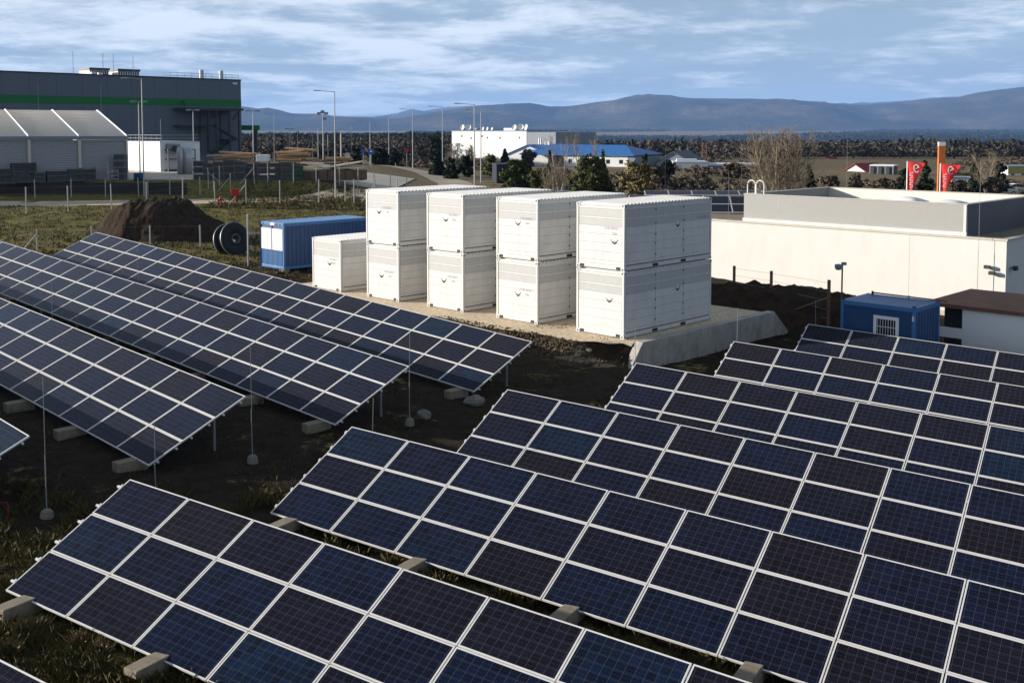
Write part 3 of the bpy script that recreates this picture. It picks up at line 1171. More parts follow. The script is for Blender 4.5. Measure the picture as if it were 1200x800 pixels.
D_ = 39.1
xr = atx(1078, D_)
gz_ = H(xr, D_)
t = thing('office_cabin', 'blue cabin with a barred white window, right of the dark earth bank', 'cabin', (xr, D_, zat(361.0, D_) - 2.62), YC)
cabin_shell(t, 2.98, 2.3, 2.62, M_blue, M_blue2, True, 12)
MB().box((-2.86, 0.03, 0.17), (-0.12, 0.045, 2.44)).build('front_cladding', M_blue, t)
wf = MB()
for (a, b, c2, d2) in ((-1.62, 0.95, -0.62, 1.05), (-1.62, 2.05, -0.62, 2.17), (-1.62, 1.05, -1.50, 2.05), (-0.74, 1.05, -0.62, 2.05)):
    wf.box((a, -0.02, b), (c2, 0.028, d2))
w_ = wf.build('window', M_hallw, t)
MB().box((-1.50, 0.012, 1.05), (-0.74, 0.022, 2.05)).build('pane', M_glass, w_)
br = MB()
for k in range(7):
    xx = -1.45 + k * 0.105
    br.tube([(xx, -0.012, 1.03), (xx, -0.012, 2.07)], 0.010, n=6)
for zz_ in (1.3, 1.75):
    br.box((-1.52, -0.02, zz_), (-0.72, -0.012, zz_ + 0.02))
br.build('window_bars', M_hallw, w_)
MB().box((-0.112, -0.006, 2.10), (-0.035, -0.001, 2.30)).build('name_plate', M_white, t)
for (xx, yy) in ((-2.9, 0.06), (-0.06, 0.06), (-0.06, 2.24)):
    MB().box((xx - 0.05, yy - 0.065, 2.625), (xx + 0.05, yy + 0.05, 2.67)).build('lifting_eye', M_black, t)
MB().tube([(-2.7, 2.15, 2.68), (0.3, 2.15, 2.66)], 0.03).build('roof_pipe', M_rust, t)
MB().tube([(-2.7, 2.15, 2.6), (-2.7, 2.15, 2.74)], 0.05).build('pipe_bracket', M_black, t)
MB().tube([(-1.2, 2.15, 2.6), (-1.2, 2.15, 2.72)], 0.04).build('pipe_bracket', M_galv, t)

# ------------------------------------------------------------------ white building on the right
BD = 51.0
SC = BD / 46.0
bx, by = atx(1184, BD), BD
bz = -1.4
BT = zat(279, BD)
t = thing('white_building', 'long low white building with a grey raised roof storey, behind the containers', 'building', (bx, by, bz), YC)
TB = BT - bz
LW, DP = 22.5 * SC, 26.0 * SC
s = MB()
s.box((-LW, 0, 0.0), (0, DP, TB - 0.15))
s.build('wall', M_render, t)
MB().box((-LW - 0.02, -0.025, 0.0), (0.02, 0.0, -0.05 - bz)).build('plinth', M_plinth, t)
cp = MB()
cp.box((-LW - 0.06, -0.06, TB - 0.15), (0.06, 0.30, TB - 0.06))
cp.box((-0.30, 0.30, TB - 0.15), (0.06, DP, TB - 0.06))
cp.box((-LW - 0.06, 0.30, TB - 0.15), (-LW + 0.3, DP, TB - 0.06))
cp.build('roof_edge', M_cap, t)
MB().box((-LW + 0.3, 0.30, TB - 0.152), (-0.30, DP, TB - 0.13)).build('roof', M_roofm, t)
for px in (1088,):
    a_ = -3.0
    MB().box((-4.36 * SC, -0.004, -0.05 - bz), (-4.335 * SC, 0.0, TB - 0.15)).build('wall_joint', M_seam, t)
# raised storey
g0, g1 = -13.45 * SC, -1.85 * SC
ZT = zat(240, 47.5 * SC) - bz
th = 0.22
s = MB()
s.box((g0, 0.32, TB - 0.15), (g1 - 0.03, 0.32 + th, ZT), m=0)
s.box((g0, 0.32 + th, TB - 0.15), (g0 + th, 10.4, ZT), m=0)
s.box((g0 + th, 10.4 - th, TB - 0.15), (g1 + 6, 10.4, ZT), m=2)
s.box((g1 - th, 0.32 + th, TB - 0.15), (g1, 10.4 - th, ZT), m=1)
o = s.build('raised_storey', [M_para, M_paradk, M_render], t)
cp = MB()
e_ = 0.03
cp.box((g0 - e_, 0.32 - e_, ZT), (g1 + e_, 0.32 + th + e_, ZT + 0.04))
cp.box((g0 - e_, 0.32 + th + e_, ZT), (g0 + th + e_, 10.4 + e_, ZT + 0.04))
cp.box((g0 + th + e_, 10.4 - th - e_, ZT), (g1 + 6, 10.4 + e_, ZT + 0.04))
cp.box((g1 - th - e_, 0.32 + th + e_, ZT), (g1 + e_, 10.4 - th - e_, ZT + 0.04))
cp.build('parapet_capping', M_cap, o)
MB().box((g0 + th, 0.32 + th, TB - 0.1), (g1 - th, 10.4 - th, ZT - 0.62)).build('upper_roof', M_roofm, o)
MB().box((g0 - 0.02, 0.22, TB - 0.06), (g1 + 0.02, 0.315, TB + 0.12)).build('base_strip', M_render, o)
MB().box((g1 - 0.16, 0.29, TB + 0.1), (g1 - 0.028, 0.318, ZT - 0.01)).build('corner_strip', M_render, o)
MB().box((g0 + 2.25, 0.315, TB - 0.02), (g0 + 2.27, 0.322, ZT - 0.01)).build('cladding_joint', M_seam, o)
for (a_, b_, sx, hz) in ((-4.4, 4.0, 1.05, 0.28), (-7.4, 5.6, 0.85, 0.24)):
    k = MB().box((a_ - sx, b_ - sx, ZT - 0.62), (a_ + sx, b_ + sx, ZT - 0.30))
    sk = k.build('skylight', M_render, t)
    dm = MB()
    pr = []
    nn_ = 8
    vs, fs = [], []
    for i in range(nn_ + 1):
        for j in range(nn_ + 1):
            uu, vv = -1 + 2 * i / nn_, -1 + 2 * j / nn_
            vs.append((a_ + uu * (sx - 0.05), b_ + vv * (sx - 0.05), ZT - 0.30 + hz * (1 - uu * uu) ** 0.6 * (1 - vv * vv) ** 0.6))
    for i in range(nn_):
        for j in range(nn_):
            fs.append((i * (nn_ + 1) + j, (i + 1) * (nn_ + 1) + j, (i + 1) * (nn_ + 1) + j + 1, i * (nn_ + 1) + j + 1))
    dm.add(vs, fs)
    dm.build('skylight_dome', M_hallw, sk, smooth=True)
# cameras and flood lamps at the right-hand corner
for (a_, dx, dz_) in ((-0.95, 0.0, 0.0), (-0.72, 0.18, -0.28)):
    lm = MB().box((a_, -0.30, TB - 1.55 + dz_), (a_ + 0.28, -0.14, TB - 1.38 + dz_))
    lm.tube([(a_ + 0.14, -0.14, TB - 1.46 + dz_), (a_ + 0.14, 0.0, TB - 1.50 + dz_)], 0.03)
    lm.build('flood_lamp', M_dark, t)
lm = MB().box((0.15, 0.45, TB - 1.62), (0.32, 0.75, TB - 1.40))
lm.tube([(0.2, 0.6, TB - 1.5), (0.0, 0.6, TB - 1.5)], 0.03)
lm.build('flood_lamp', M_dark, t)
MB().box((-LW + 6.6, -0.03, 0.35 - bz), (-LW + 6.8, -0.003, 0.58 - bz)).build('socket_box', M_seam, t)
# ladder hoops over the parapet
ld = MB()
for k in range(3):
    pass
for x0 in (g0 + 0.05, g0 + 0.62):
    pts = [(x0, 0.62, ZT - 0.1), (x0, 0.62, ZT + 0.55)] + [(x0 + 0.26 - 0.26 * math.cos(w), 0.62, ZT + 0.55 + 0.26 * math.sin(w)) for w in np.linspace(0.3, math.pi - 0.3, 6)] + [(x0 + 0.52, 0.62, ZT + 0.55), (x0 + 0.52, 0.62, ZT - 0.1)]
    ld.tube(pts, 0.035, n=8)
ld.build('roof_ladder', M_hallw, t)

# flat roof solar rows
ax3 = table_axes(R(-2), R(16), 0.0)
rp = [('rear row of solar panels on the flat roof left of the ladder hoops', 755, 223.0, 77.0, 8, 1),
      ('middle row of solar panels on the flat roof, just above the front stack of containers', 737, 228.5, 73.0, 9, 1)]
for (lab, px, py, dd_, nn_, rws) in rp:
    p_ = at(px, py, dd_)
    solar_table(lab, (p_.x, p_.y, p_.z - CZ), ax3, 0, nn_, rws, group='solar rows on the flat roof', supports=False, gz=BT - 0.13)
p_ = at(824, 229.5, 69.0)
tt = solar_table('short front row of solar panels on the flat roof beside the ladder hoops', (p_.x, p_.y, p_.z - CZ), table_axes(R(-4), R(28), 0), 0, 2, 2, group='solar rows on the flat roof', supports=False, gz=BT - 0.13)
for rt in [o for o in col.objects if o.name.startswith('solar_table') and o.get('group') == 'solar rows on the flat roof']:
    Mi = rt.matrix_world.inverted()
    xs_ = sorted({round((rt.matrix_world @ c.matrix_local.translation).x, 2) for c in rt.children if c.name.startswith('solar_panel')})
    ys_ = [(rt.matrix_world @ c.matrix_local.translation) for c in rt.children if c.name.startswith('solar_panel')]
    for c in ys_[::1]:
        MB().tube([Mi @ Vector((c.x, c.y + 0.0, c.z - 0.1)), Mi @ Vector((c.x, c.y, BT - 0.16))], 0.02, n=6).build('leg', M_galv, rt)

# ------------------------------------------------------------------ brown-roofed shed at the right edge
D_ = 42.2
xl = atx(1134, D_)
t = thing('shed', 'low white shed with a brown flat roof and open dark bay, at the right edge', 'shed', (xl, D_, H(xl, D_) - 0.3), YC)
zr = zat(358.5, D_) - (H(xl, D_) - 0.3)
MB().box((0, 0, 0), (7.5, 0.2, zr - 0.12)).build('front_wall', M_hallw, t)
MB().box((-1.3, 4.3, 0), (7.5, 4.5, zr - 0.12)).build('back_wall', M_hallg, t)
MB().box((-1.5, -0.12, zr - 0.12), (7.7, 4.8, zr + 0.03)).build('roof', M_brick, t)
MB().box((-1.3, 0.0, zr - 1.35), (0, 0.10, zr - 0.95)).build('bay_rail', M_hallw, t)
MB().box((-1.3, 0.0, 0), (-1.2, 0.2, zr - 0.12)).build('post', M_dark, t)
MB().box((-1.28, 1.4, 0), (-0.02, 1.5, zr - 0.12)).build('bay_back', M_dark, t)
p_ = Vector(P2(17.6, 7.0) + (0,))
#PART3
# ------------------------------------------------------------------ warehouse, tent hall and yard on the left
YZ = 3.35


def box_house(name, label, cat, px0, px1, D, ytop, rz, depth, mw, mroof, zb=None, group=None, rth=0.25):
    """plain hall: front wall from pixel px0 (left corner at distance D) along rz until pixel px1"""
    x0 = atx(px0, D)
    k = (px1 - 600) / F
    L = (k * D - x0) / (math.cos(rz) - k * math.sin(rz))
    z = H(x0, D) if zb is None else zb
    t = thing(name, label, cat, (x0, D, z), rz, group)
    h = zat(ytop, D) - z
    MB().box((0, 0, -3), (L, depth, h)).build('wall', mw, t)
    MB().box((-0.15, -0.15, h), (L + 0.15, depth + 0.15, h + rth)).build('roof', mroof, t)
    return t, L, h


WD = 279.0
wx = atx(283, WD)
WR = R(45.0)
t = thing('warehouse', 'huge dark grey warehouse with a green stripe, rooftop units and a steel stair', 'warehouse', (wx, WD, YZ), WR)
wh = zat(95, WD) - YZ
WL = 150.0
zg0, zg1 = zat(125.6, WD) - YZ, zat(117.3, WD) - YZ
s = MB()
s.box((-WL, 0, -6), (0, 70, zg0))
s.box((-WL, 0, zg1), (0, 70, wh))
s.build('wall', M_ware, t)
MB().box((-WL - 0.03, -0.03, zg0 + 0.002), (0.03, 70.03, zg1 - 0.002)).build('green_stripe', M_green, t)
s = MB()
s.box((-WL - 0.1, -0.1, wh), (0.1, 0.5, wh + 0.35))
s.box((-0.5, 0.5, wh), (0.1, 70, wh + 0.35))
s.build('roof_edge', M_dark, t)
jn = MB()
for k in range(1, 25):
    jn.box((-k * 6.0 - 0.03, -0.012, 0), (-k * 6.0 + 0.03, 0, zg0 - 0.05))
    jn.box((-k * 6.0 - 0.03, -0.012, zg1 + 0.05), (-k * 6.0 + 0.03, 0, wh))
jn.build('panel_joint', M_dark, t)


def wxl(px):
    """local x along the warehouse wall under a pixel column"""
    k = (px - 600) / F
    return (k * WD - wx) / (math.cos(WR) - k * math.sin(WR))


for (a, b) in ((97, 127), (131, 163)):
    xa, xb = wxl(a) + 3.5, wxl(b) + 2.0
    hu = MB().box((xa, 3, wh), (xb, 9, wh + 1.5)).build('rooftop_unit', M_hallw, t)
    MB().box((xa - 0.2, 2.7, wh + 1.5), (xb + 0.2, 9.3, wh + 2.0)).build('hood', M_dark, hu)
    lv = MB()
    for k in range(9):
        xx = xa + (xb - xa) * (k + 0.5) / 9
        lv.box((xx - 0.18, 2.98, wh + 0.5), (xx + 0.18, 3.0, wh + 1.4))
    lv.build('louvre', M_cage, hu)
for px in (245, 268):
    MB().tube([(wxl(px), 3, wh), (wxl(px), 3, wh + 2.6)], 0.55, n=10).build('chimney_pipe', M_galv, t)
rl = MB()
for z in (0.8, 1.5):
    rl.tube([(wxl(196), 0.6, wh + z), (-0.3, 0.6, wh + z)], 0.05, n=5)
for k in range(12):
    xx = wxl(196) * k / 11 - 0.3
    rl.tube([(xx, 0.6, wh), (xx, 0.6, wh + 1.5)], 0.05, n=5)
rl.build('roof_railing', M_galv, t)
for px in (93, 128, 140, 163):
    MB().tube([(wxl(px), 2, wh), (wxl(px), 2, wh + 5.5)], 0.05, n=5).build('lightning_spike', M_rod, t)
for px in (41, 114):
    MB().tube([(wxl(px), -3, zg0 - 12), (wxl(px), -3, zg1 + 2.5)], 0.06, n=5).build('lightning_spike', M_rod, t)
for px, py in ((111, 92.5), (119, 93), (276, 98.5)):
    MB().box((wxl(px) - 0.5, -0.7, zat(py, WD) - YZ - 0.25), (wxl(px) + 0.5, -0.02, zat(py, WD) - YZ + 0.25)).build('wall_lamp', M_hallw, t)
st = MB()
xs_ = [wxl(v) for v in (204, 216, 233, 242, 257, 268)]
zc = zat(127, WD) - YZ
for x in xs_[2:]:
    st.tube([(x, -5.5, 0), (x, -5.5, zc - 0.8)], 0.28, n=6)
    st.tube([(x, -1.0, 0), (x, -1.0, zc - 0.8)], 0.22, n=6)
st.box((xs_[0], -6.2, zc - 0.8), (xs_[5] + 1.0, -0.05, zc - 0.2))
za, zb_ = zat(147, WD) - YZ, zat(163, WD) - YZ
st.box((xs_[0], -3.0, za - 0.4), (xs_[3], -0.05, za))
st.tube([(xs_[3], -4, za), (xs_[5], -4, zb_)], 0.45, n=6)
st.tube([(xs_[3], -4, zc - 2.5), (xs_[4], -4, za + 4)], 0.3, n=6)
st.box((xs_[4], -5.5, zb_ - 0.4), (xs_[5], -0.05, zb_))
st.tube([(xs_[5], -2.5, zb_), (xs_[3], -2.5, 0)], 0.45, n=6)
st.tube([(xs_[1], -0.2, za + 6), (xs_[0] + 0.5, -5.5, zc - 0.8)], 0.22, n=6)
st.tube([(xs_[4] + 1, -5.5, zc - 3), (xs_[5], -5.5, zc - 0.9)], 0.22, n=6)
st.build('steel_stair', M_dark, t)

# green canopy standing free at the right of the warehouse
gx_ = at(284, 149, 285)
t = thing('green_gantry', 'dark steel column carrying a green beam, just right of the warehouse', 'gantry', (gx_.x, 285, H(gx_.x, 285)))
zt_ = zat(147, 285) - t.location.z
w_ = atx(304, 285) - gx_.x
MB().box((-6, -0.7, zt_ - 1.3), (w_, 0.7, zt_)).build('beam', M_green, t)
MB().box((w_ - 1.7, -0.6, 0), (w_ - 0.6, 0.6, zt_ - 1.3)).build('column', M_dark, t)

# tent hall
TD = 117.0
tx = atx(33, TD)
TY = R(36)
t = thing('tent_hall', 'long white-roofed tent hall with ribbed grey wall, in front of the warehouse', 'tent hall', (tx, TD, YZ - 0.15), TY)
bay = 0.0477 * TD / (math.cos(TY) + 0.411 * math.sin(TY))
eh = zat(157.5, TD + 5) - YZ
span = 2 * 0.100 * (TD + 2 * bay * math.sin(TY))
rh = zat(128.5, TD + 2 * bay * math.sin(TY) + span / 2 * math.cos(TY)) - YZ
x0, x1 = -5 * bay, 2 * bay
wl = MB()
nr = 24
for k in range(nr):
    z0, z1 = (eh - 0.5) * k / nr, (eh - 0.5) * (k + 1) / nr
    wl.add([(x0, 0.02, z0), (x1 - 0.05, 0.02, z0), (x1 - 0.05, -0.04, z0 + (z1 - z0) * 0.5), (x0, -0.04, z0 + (z1 - z0) * 0.5), (x1 - 0.05, 0.02, z1), (x0, 0.02, z1)], [(0, 1, 2, 3), (3, 2, 4, 5)])
wl.box((x1 - 0.08, 0.05, 0), (x1 - 0.05, span, eh))
wl.add([(x1 - 0.05, 0, eh), (x1 - 0.05, span, eh), (x1 - 0.05, span / 2, rh)], [(0, 1, 2)])
wl.build('wall', M_tentw, t)
for k in range(-5, 3):
    xx = k * bay
    wd = 0.16 if k < 2 else 0.14
    MB().box((xx - wd, -0.28, 0), (xx + wd - (0.1 if k == 2 else 0), -0.05, eh - 0.45)).build('post', M_beige, t)
    MB().box((xx - 0.14, -0.34, eh - 0.02), (xx + 0.12, -0.30, eh + 0.1)).build('rib_end', M_hallw, t)
for k in range(-5, 2):
    xx = k * bay
    rf = MB()
    nn_ = 8
    for i in range(nn_):
        for (sa, sb, sgn) in ((0, 0.5, 1),):
            ya, yb = span / 2 * i / nn_, span / 2 * (i + 1) / nn_
            za, zb_ = eh + (rh - eh) * i / nn_, eh + (rh - eh) * (i + 1) / nn_
            sag = 0.05 * math.sin(math.pi * (i + 0.5) / nn_)
            rf.add([(xx + 0.1, ya - 0.3 * (i == 0), za - 0.1 * (i == 0)), (xx + bay / 2, ya - 0.3 * (i == 0), za - sag - 0.1 * (i == 0)), (xx + bay - 0.1, ya - 0.3 * (i == 0), za - 0.1 * (i == 0)), (xx + 0.1, yb, zb_), (xx + bay / 2, yb, zb_ - sag), (xx + bay - 0.1, yb, zb_)], [(0, 1, 4, 3), (1, 2, 5, 4)])
            rf.add([(xx + 0.1, span - ya, za), (xx + bay - 0.1, span - ya, za), (xx + 0.1, span - yb, zb_), (xx + bay - 0.1, span - yb, zb_)], [(0, 2, 3, 1)])
    rf.build('roof_bay', M_tentr, t)
rb = MB()
for k in range(-5, 3):
    xx = k * bay
    for (ya, yb, za, zb_) in ((-0.3, span / 2, eh - 0.12, rh), (span + 0.3, span / 2, eh - 0.12, rh)):
        a, b = Vector((xx, ya, za + 0.05)), Vector((xx, yb, zb_ + 0.05))
        rb.tube([a, b], 0.11, n=6)
rb.build('roof_rib', M_hallw, t)
MB().box((x0, -0.30, eh - 0.45), (x1 + 0.05, -0.06, eh - 0.06)).build('eave_beam', M_hallg, t)

# embankment along the front of the raised yard, its shade painted dark
xa, xb = -78.0, atx(218, 116.5)
t = thing('shaded_embankment', 'low embankment painted dark for shade, between the dirt road and the tent hall yard', 'wall', (0, 116.3, H(-50, 114)))
s = MB()
ztop = zat(214, 116.3) - t.location.z
s.box((xa, -0.12, -0.3), (xb, 0.12, ztop))
s.build('boards', M_soil if False else mat('embankment_shade', (0.035, 0.030, 0.026), 0.9, var=0.3, scale=0.6), t)  # dark upright sheet standing for the embankment's shaded face

# white plant cabin with pipes behind the tent
PD = 151.0
px_ = atx(150, PD)
k = (188 - 600) / F
rz_ = R(-44)
L = (k * PD - px_) / (math.cos(rz_) - k * math.sin(rz_))
t = thing('plant_cabin', 'white plant cabin with rooftop railing and a cooling unit, right behind the tent hall', 'cabin', (px_, PD, YZ), rz_)
hh = zat(166.5, PD) - YZ
MB().box((-3, 0, 0), (L, 6, hh)).build('wall', M_hallw, t)
MB().box((-3.05, -0.05, hh), (L + 0.05, 6.05, hh + 0.12)).build('roof', M_galv, t)
rl = MB()
for z in (0.55, 1.0):
    rl.tube([(-3, 0.3, hh + z), (L, 0.3, hh + z), (L, 5.8, hh + z)], 0.03, n=5)
for q_ in np.linspace(-3, L, 9):
    rl.tube([(q_, 0.3, hh + 0.1), (q_, 0.3, hh + 1.0)], 0.03, n=5)
rl.build('railing', M_galv, t)
cu_ = MB().box((L + 0.02, 0.8, hh - 1.5), (L + 0.8, 2.6, hh - 0.2)).build('cooling_unit', M_hallg, t)
MB().lathe([(0.0, 0), (0.45, 0), (0.45, 0.03), (0.0, 0.03)], 16, Matrix.Translation((L + 0.81, 1.7, hh - 0.85)) @ Matrix.Rotation(R(90), 4, 'Y')).build('fan', M_dark, cu_)
fr = MB()
for (ya, yb) in ((0.6, 2.4), (2.9, 4.6)):
    for z in (0.2, 1.7, 3.0):
        fr.box((L + 0.1, ya, z), (L + 1.2, yb, z + 0.12))
    for yy in (ya, yb):
        fr.box((L + 1.1, yy - 0.06, 0), (L + 1.2, yy + 0.06, 3.1))
fr.build('steel_rack', M_dark, t)
MB().tube([(L - 0.1, 0.2, hh), (L - 0.1, 0.2, hh + 3.2)], 0.04, n=5).build('lightning_spike', M_rod, t)

# grey tanks
for i, (px, r_, top) in enumerate(((211.5, 0.5, 172.5), (219.5, 0.55, 173.5))):
    d_ = 136.0
    o = MB().lathe([(0, 0), (r_, 0), (r_, zat(top, d_) - YZ - 0.2), (r_ * 0.6, zat(top, d_) - YZ), (0, zat(top, d_) - YZ)], 18).build('tank', M_galv, None, True)
    place(o, (atx(px, d_), d_, YZ))
    tag(o, ('slim grey upright tank next to the white plant cabin', 'second slim grey tank, the one farther from the white plant cabin')[i], 'tank', 'tanks beside the plant cabin')


# stacks of mesh cages, pallets and timber in the yard
def cage(loc, w, d, h, rz, n, lab, grp='stacked cages in the yard'):
    t = thing('cage_stack', lab, 'cage stack', loc, rz, grp)
    b = MB()
    for k in range(n):
        z0, z1 = h * k / n, h * (k + 1) / n - 0.06
        b.box((-w / 2, -d / 2, z0), (w / 2, d / 2, z0 + 0.12))
        for x in (-w / 2, w / 2 - 0.07):
            for y in (-d / 2, d / 2 - 0.07):
                b.box((x, y, z0 + 0.12), (x + 0.07, y + 0.07, z1))
        for zz_ in np.linspace(z0 + 0.25, z1, 5):
            b.box((-w / 2 + 0.07, -d / 2, zz_ - 0.025), (w / 2 - 0.07, -d / 2 + 0.03, zz_))
            b.box((w / 2 - 0.03, -d / 2 + 0.07, zz_ - 0.025), (w / 2, d / 2 - 0.07, zz_))
    b.build('cage_frame', M_cage, t)
    c_ = MB()
    for k in range(n):
        z0 = h * k / n
        c_.box((-w / 2 + 0.04, -d / 2 + 0.04, z0 + 0.121), (w / 2 - 0.04, d / 2 - 0.04, z0 + h / n * random.uniform(0.6, 0.92)))
    c_.build('load', M_dark, t)
    return t


CW_ = ['beside the grey tanks', 'right of the leftmost cage stack', 'below the sandy timber', 'next to the lamp post with twin heads', 'with a white box on top', 'left of the dark gap', 'right of the dark gap', 'at the right end of the row, beside the timber']
cx0 = [(233, 188, 206), (244, 190, 206), (256, 188, 206), (268, 187, 207), (281, 187, 207), (295, 190, 207), (308, 190, 207), (321, 189, 207), (335, 190, 207), (348, 193, 207)]
lbl = ['leftmost dark wire cage stack in the yard row', 'dark cage stack, second from the left in the yard row', 'dark cage stack, third from the left in the yard row', 'dark cage stack in the yard row, left of the twin-headed lamp post', 'dark cage stack directly below the twin-headed lamp post by the warehouse corner', 'dark cage stack below the green gantry column', 'dark cage stack right of the green gantry, white crate on top', 'dark cage stack third from the right end of the yard row', 'rightmost dark cage stack in the yard row', 'green-painted crate stack ending the yard row, next to the timber']
for (px, yt, yb), lab in zip(cx0, lbl):
    d_ = 121.3 + random.uniform(-0.4, 0.4)
    o = cage((atx(px, d_), d_, YZ + 0.05), 1.25, 1.3, zat(yt, d_) - YZ, R(8), 3, lab)
o.children[0].data.materials[0] = mat('green_crate', (0.03, 0.10, 0.065), 0.7)
p_ = Vector((atx(309, 129.3), 129.3, zat(190, 129.3)))
o = MB().box((-0.7, -0.6, 0), (0.7, 0.6, 0.75)).build('white_crate', M_hallw)
bevel(place(o, (atx(308, 121.3), 121.3, max(c.location.z for c in col.objects if c.name.startswith('cage_stack')) + zat(189.5, 121.3) - YZ)), 0.04)
tag(o, 'small white crate on top of a dark cage stack in the yard', 'crate')
def tent_y(px):
    k = (px - 600) / F
    return TD + (k * TD - tx) / (math.cos(TY) - k * math.sin(TY)) * math.sin(TY)


# black bins and cages against the tent wall
for i, (px, yt, w, lab) in enumerate(((10, 197, 3.6, 'long dark cage pile at the left edge against the tent wall'), (26, 190, 2.4, 'tall dark cage pile against the tent wall, near the left post'), (43, 202, 1.1, 'small dark cage jutting out right of the tall pile by the left tent post'), (70, 199, 3.0, 'wide dark cage pile in the middle of the tent wall'), (87, 196.5, 1.5, 'dark cage pile below the middle tent post'), (101, 196, 1.6, 'dark cage pile right of the middle tent post'))):
    dd_, rz_ = tent_y(px) - 0.95, TY
    cage((atx(px, dd_), dd_, YZ), w, 1.3, zat(yt, dd_) - YZ, TY + random.uniform(-0.06, 0.06), 2, lab, 'dark piles along the tent hall')
dd_ = tent_y(140) - 1.0
cage((atx(140, dd_), dd_, YZ), 1.2, 1.2, zat(180, dd_) - YZ, 0.1, 4, 'tall black stack at the right end of the tent wall', 'dark piles along the tent hall')
# white wire rack
t = thing('wire_rack', 'low pale wire rack standing by the tent wall, left of the tall black stack', 'rack', (atx(130, tent_y(130) - 1.2), tent_y(130) - 1.2, YZ), TY)
b = MB()
for z in (0.1, 0.5, 0.9, 1.1):
    b.box((-0.6, -0.4, z), (0.6, -0.36, z + 0.06))
for x in (-0.6, 0.54):
    b.box((x, -0.4, 0), (x + 0.06, -0.34, 1.2 + 0.9 * (x < 0)))
b.build('frame', M_post, t)


def timber(px, d_, w, h, dep, n, lab, base=None, top=M_wood, tilt=0.0):
    t = thing('timber_pile', lab, 'timber pile', (atx(px, d_), d_, YZ), R(random.uniform(-8, 8)), 'timber piles in the yard')
    b = MB()
    zb0 = 0
    if base:
        zb0 = base
        q = MB()
        for k in range(5):
            xx = -w / 2 + w * k / 5
            q.box((xx, -dep / 2, 0), (xx + w / 5 * 0.92, dep / 2, base * random.uniform(0.85, 0.98)))
        q.build('lower_stack', M_brown, t)
    for k in range(n):
        zz_ = zb0 + h * k / n
        ln = w * random.uniform(0.55, 1.0)
        xo = random.uniform(-0.5, 0.5) * (w - ln)
        M_ = Matrix.Translation((xo, random.uniform(-dep / 4, dep / 4), zz_ + h / n / 2)) @ Matrix.Rotation(R(random.uniform(-5, 5)) + tilt, 4, 'Y') @ Matrix.Rotation(R(random.uniform(-9, 9)), 4, 'Z')
        b.box((-ln / 2, -dep / 3, -h / n / 2), (ln / 2, dep / 3, h / n / 2 * 0.9), M_)
    b.build('boards', top, t)
    return t


z_ = YZ
timber(273, 126, 6.0, 1.4, 2.5, 8, 'sandy timber pile behind the cage row, right in front of the steel stair', 1.7)
timber(347, 124.5, 4.5, 1.6, 2.5, 8, 'sandy timber pile rising behind the right end of the cage row', 2.0)
timber(370, 122.6, 4.2, 1.0, 2.2, 6, 'pale boards on a brown stack, left of the tall plain lamp post', 1.0, M_woodw)
timber(392, 125, 4.0, 1.3, 2.2, 7, 'sandy boards stacked behind the lamp post that stands in the yard', 1.3, M_wood)
timber(402, 121.8, 5.2, 0.55, 2.0, 4, 'long pale boards on a wide brown stack at the right end of the timber yard', 1.35, M_woodw, R(-4))
o = MB().box((-1.2, -0.15, 0), (1.2, 0.15, 0.18)).build('timber_beam', M_woodw)
tag(place(o, (atx(217, 127), 127, YZ + 0.05), 0.1), 'single pale beam lying on the yard ground left of the cage row', 'beam')
# blue barrels and tarpaulin
for i, px in enumerate((158.5, 164)):
    d_ = 119.6
    b = MB().lathe([(0, 0), (0.29, 0), (0.30, 0.28), (0.315, 0.30), (0.30, 0.32), (0.30, 0.58), (0.315, 0.60), (0.30, 0.62), (0.29, 0.9), (0, 0.9)], 16)
    o = b.build('barrel', M_blue, None, True)
    tag(place(o, (atx(px, d_), d_, YZ)), ('left dark blue barrel right of the tent hall corner', 'right dark blue barrel right of the tent hall corner')[i], 'barrel', 'blue barrels by the tent hall')

# ------------------------------------------------------------------ far halls and houses
t, L, hh = box_house('white_hall', 'plain white hall with satellite dishes on its flat roof, far behind the road', 'hall', 529.5, 617, 398, 154.0, R(-40), 24, M_hallw, M_hallg, zb=-0.3, rth=0.3)
MB().box((L - 0.02, 0.1, -1), (L + 13, 24, hh - 0.3)).build('grey_end', M_hallg, t)  # right side of the hall, its shade painted as grey
for (u_, r_) in ((0.10, 1.1), (0.18, 1.1), (0.27, 0.55), (0.38, 0.65), (0.44, 0.65), (0.50, 0.6), (0.80, 1.05), (0.88, 1.15), (0.95, 1.1)):
    prof = [(r_ * math.sin(w), r_ * 0.42 * (1 - math.cos(w) * 1.0) - 0.2) for w in np.linspace(0.01, math.pi / 2, 6)]
    o = MB().lathe(prof, 16, Matrix.Translation((L * u_, 2.0, hh + 0.35 + r_)) @ Matrix.Rotation(R(75), 4, 'X') @ Matrix.Rotation(R(random.uniform(-25, 25)), 4, 'Y'))
    o.tube([(L * u_, 2.2, hh), (L * u_, 2.2, hh + r_ + 0.3)], 0.12, n=6)
    o.build('satellite_dish', M_hallw, t, True)
MB().box((L * 0.66, 2, hh + 0.3), (L * 0.82, 4, hh + 1.2)).build('rooftop_unit', M_hallw, t)
for u_, v_ in ((0.27, 0.72), (0.42, 0.8), (0.49, 0.74), (0.66, 0.74), (0.91, 0.75), (0.14, 0.8)):
    MB().box((L * u_ - 0.35, -0.03, hh * v_ - 0.35), (L * u_ + 0.35, 0.0, hh * v_ + 0.35)).build('wall_vent', M_dark, t)


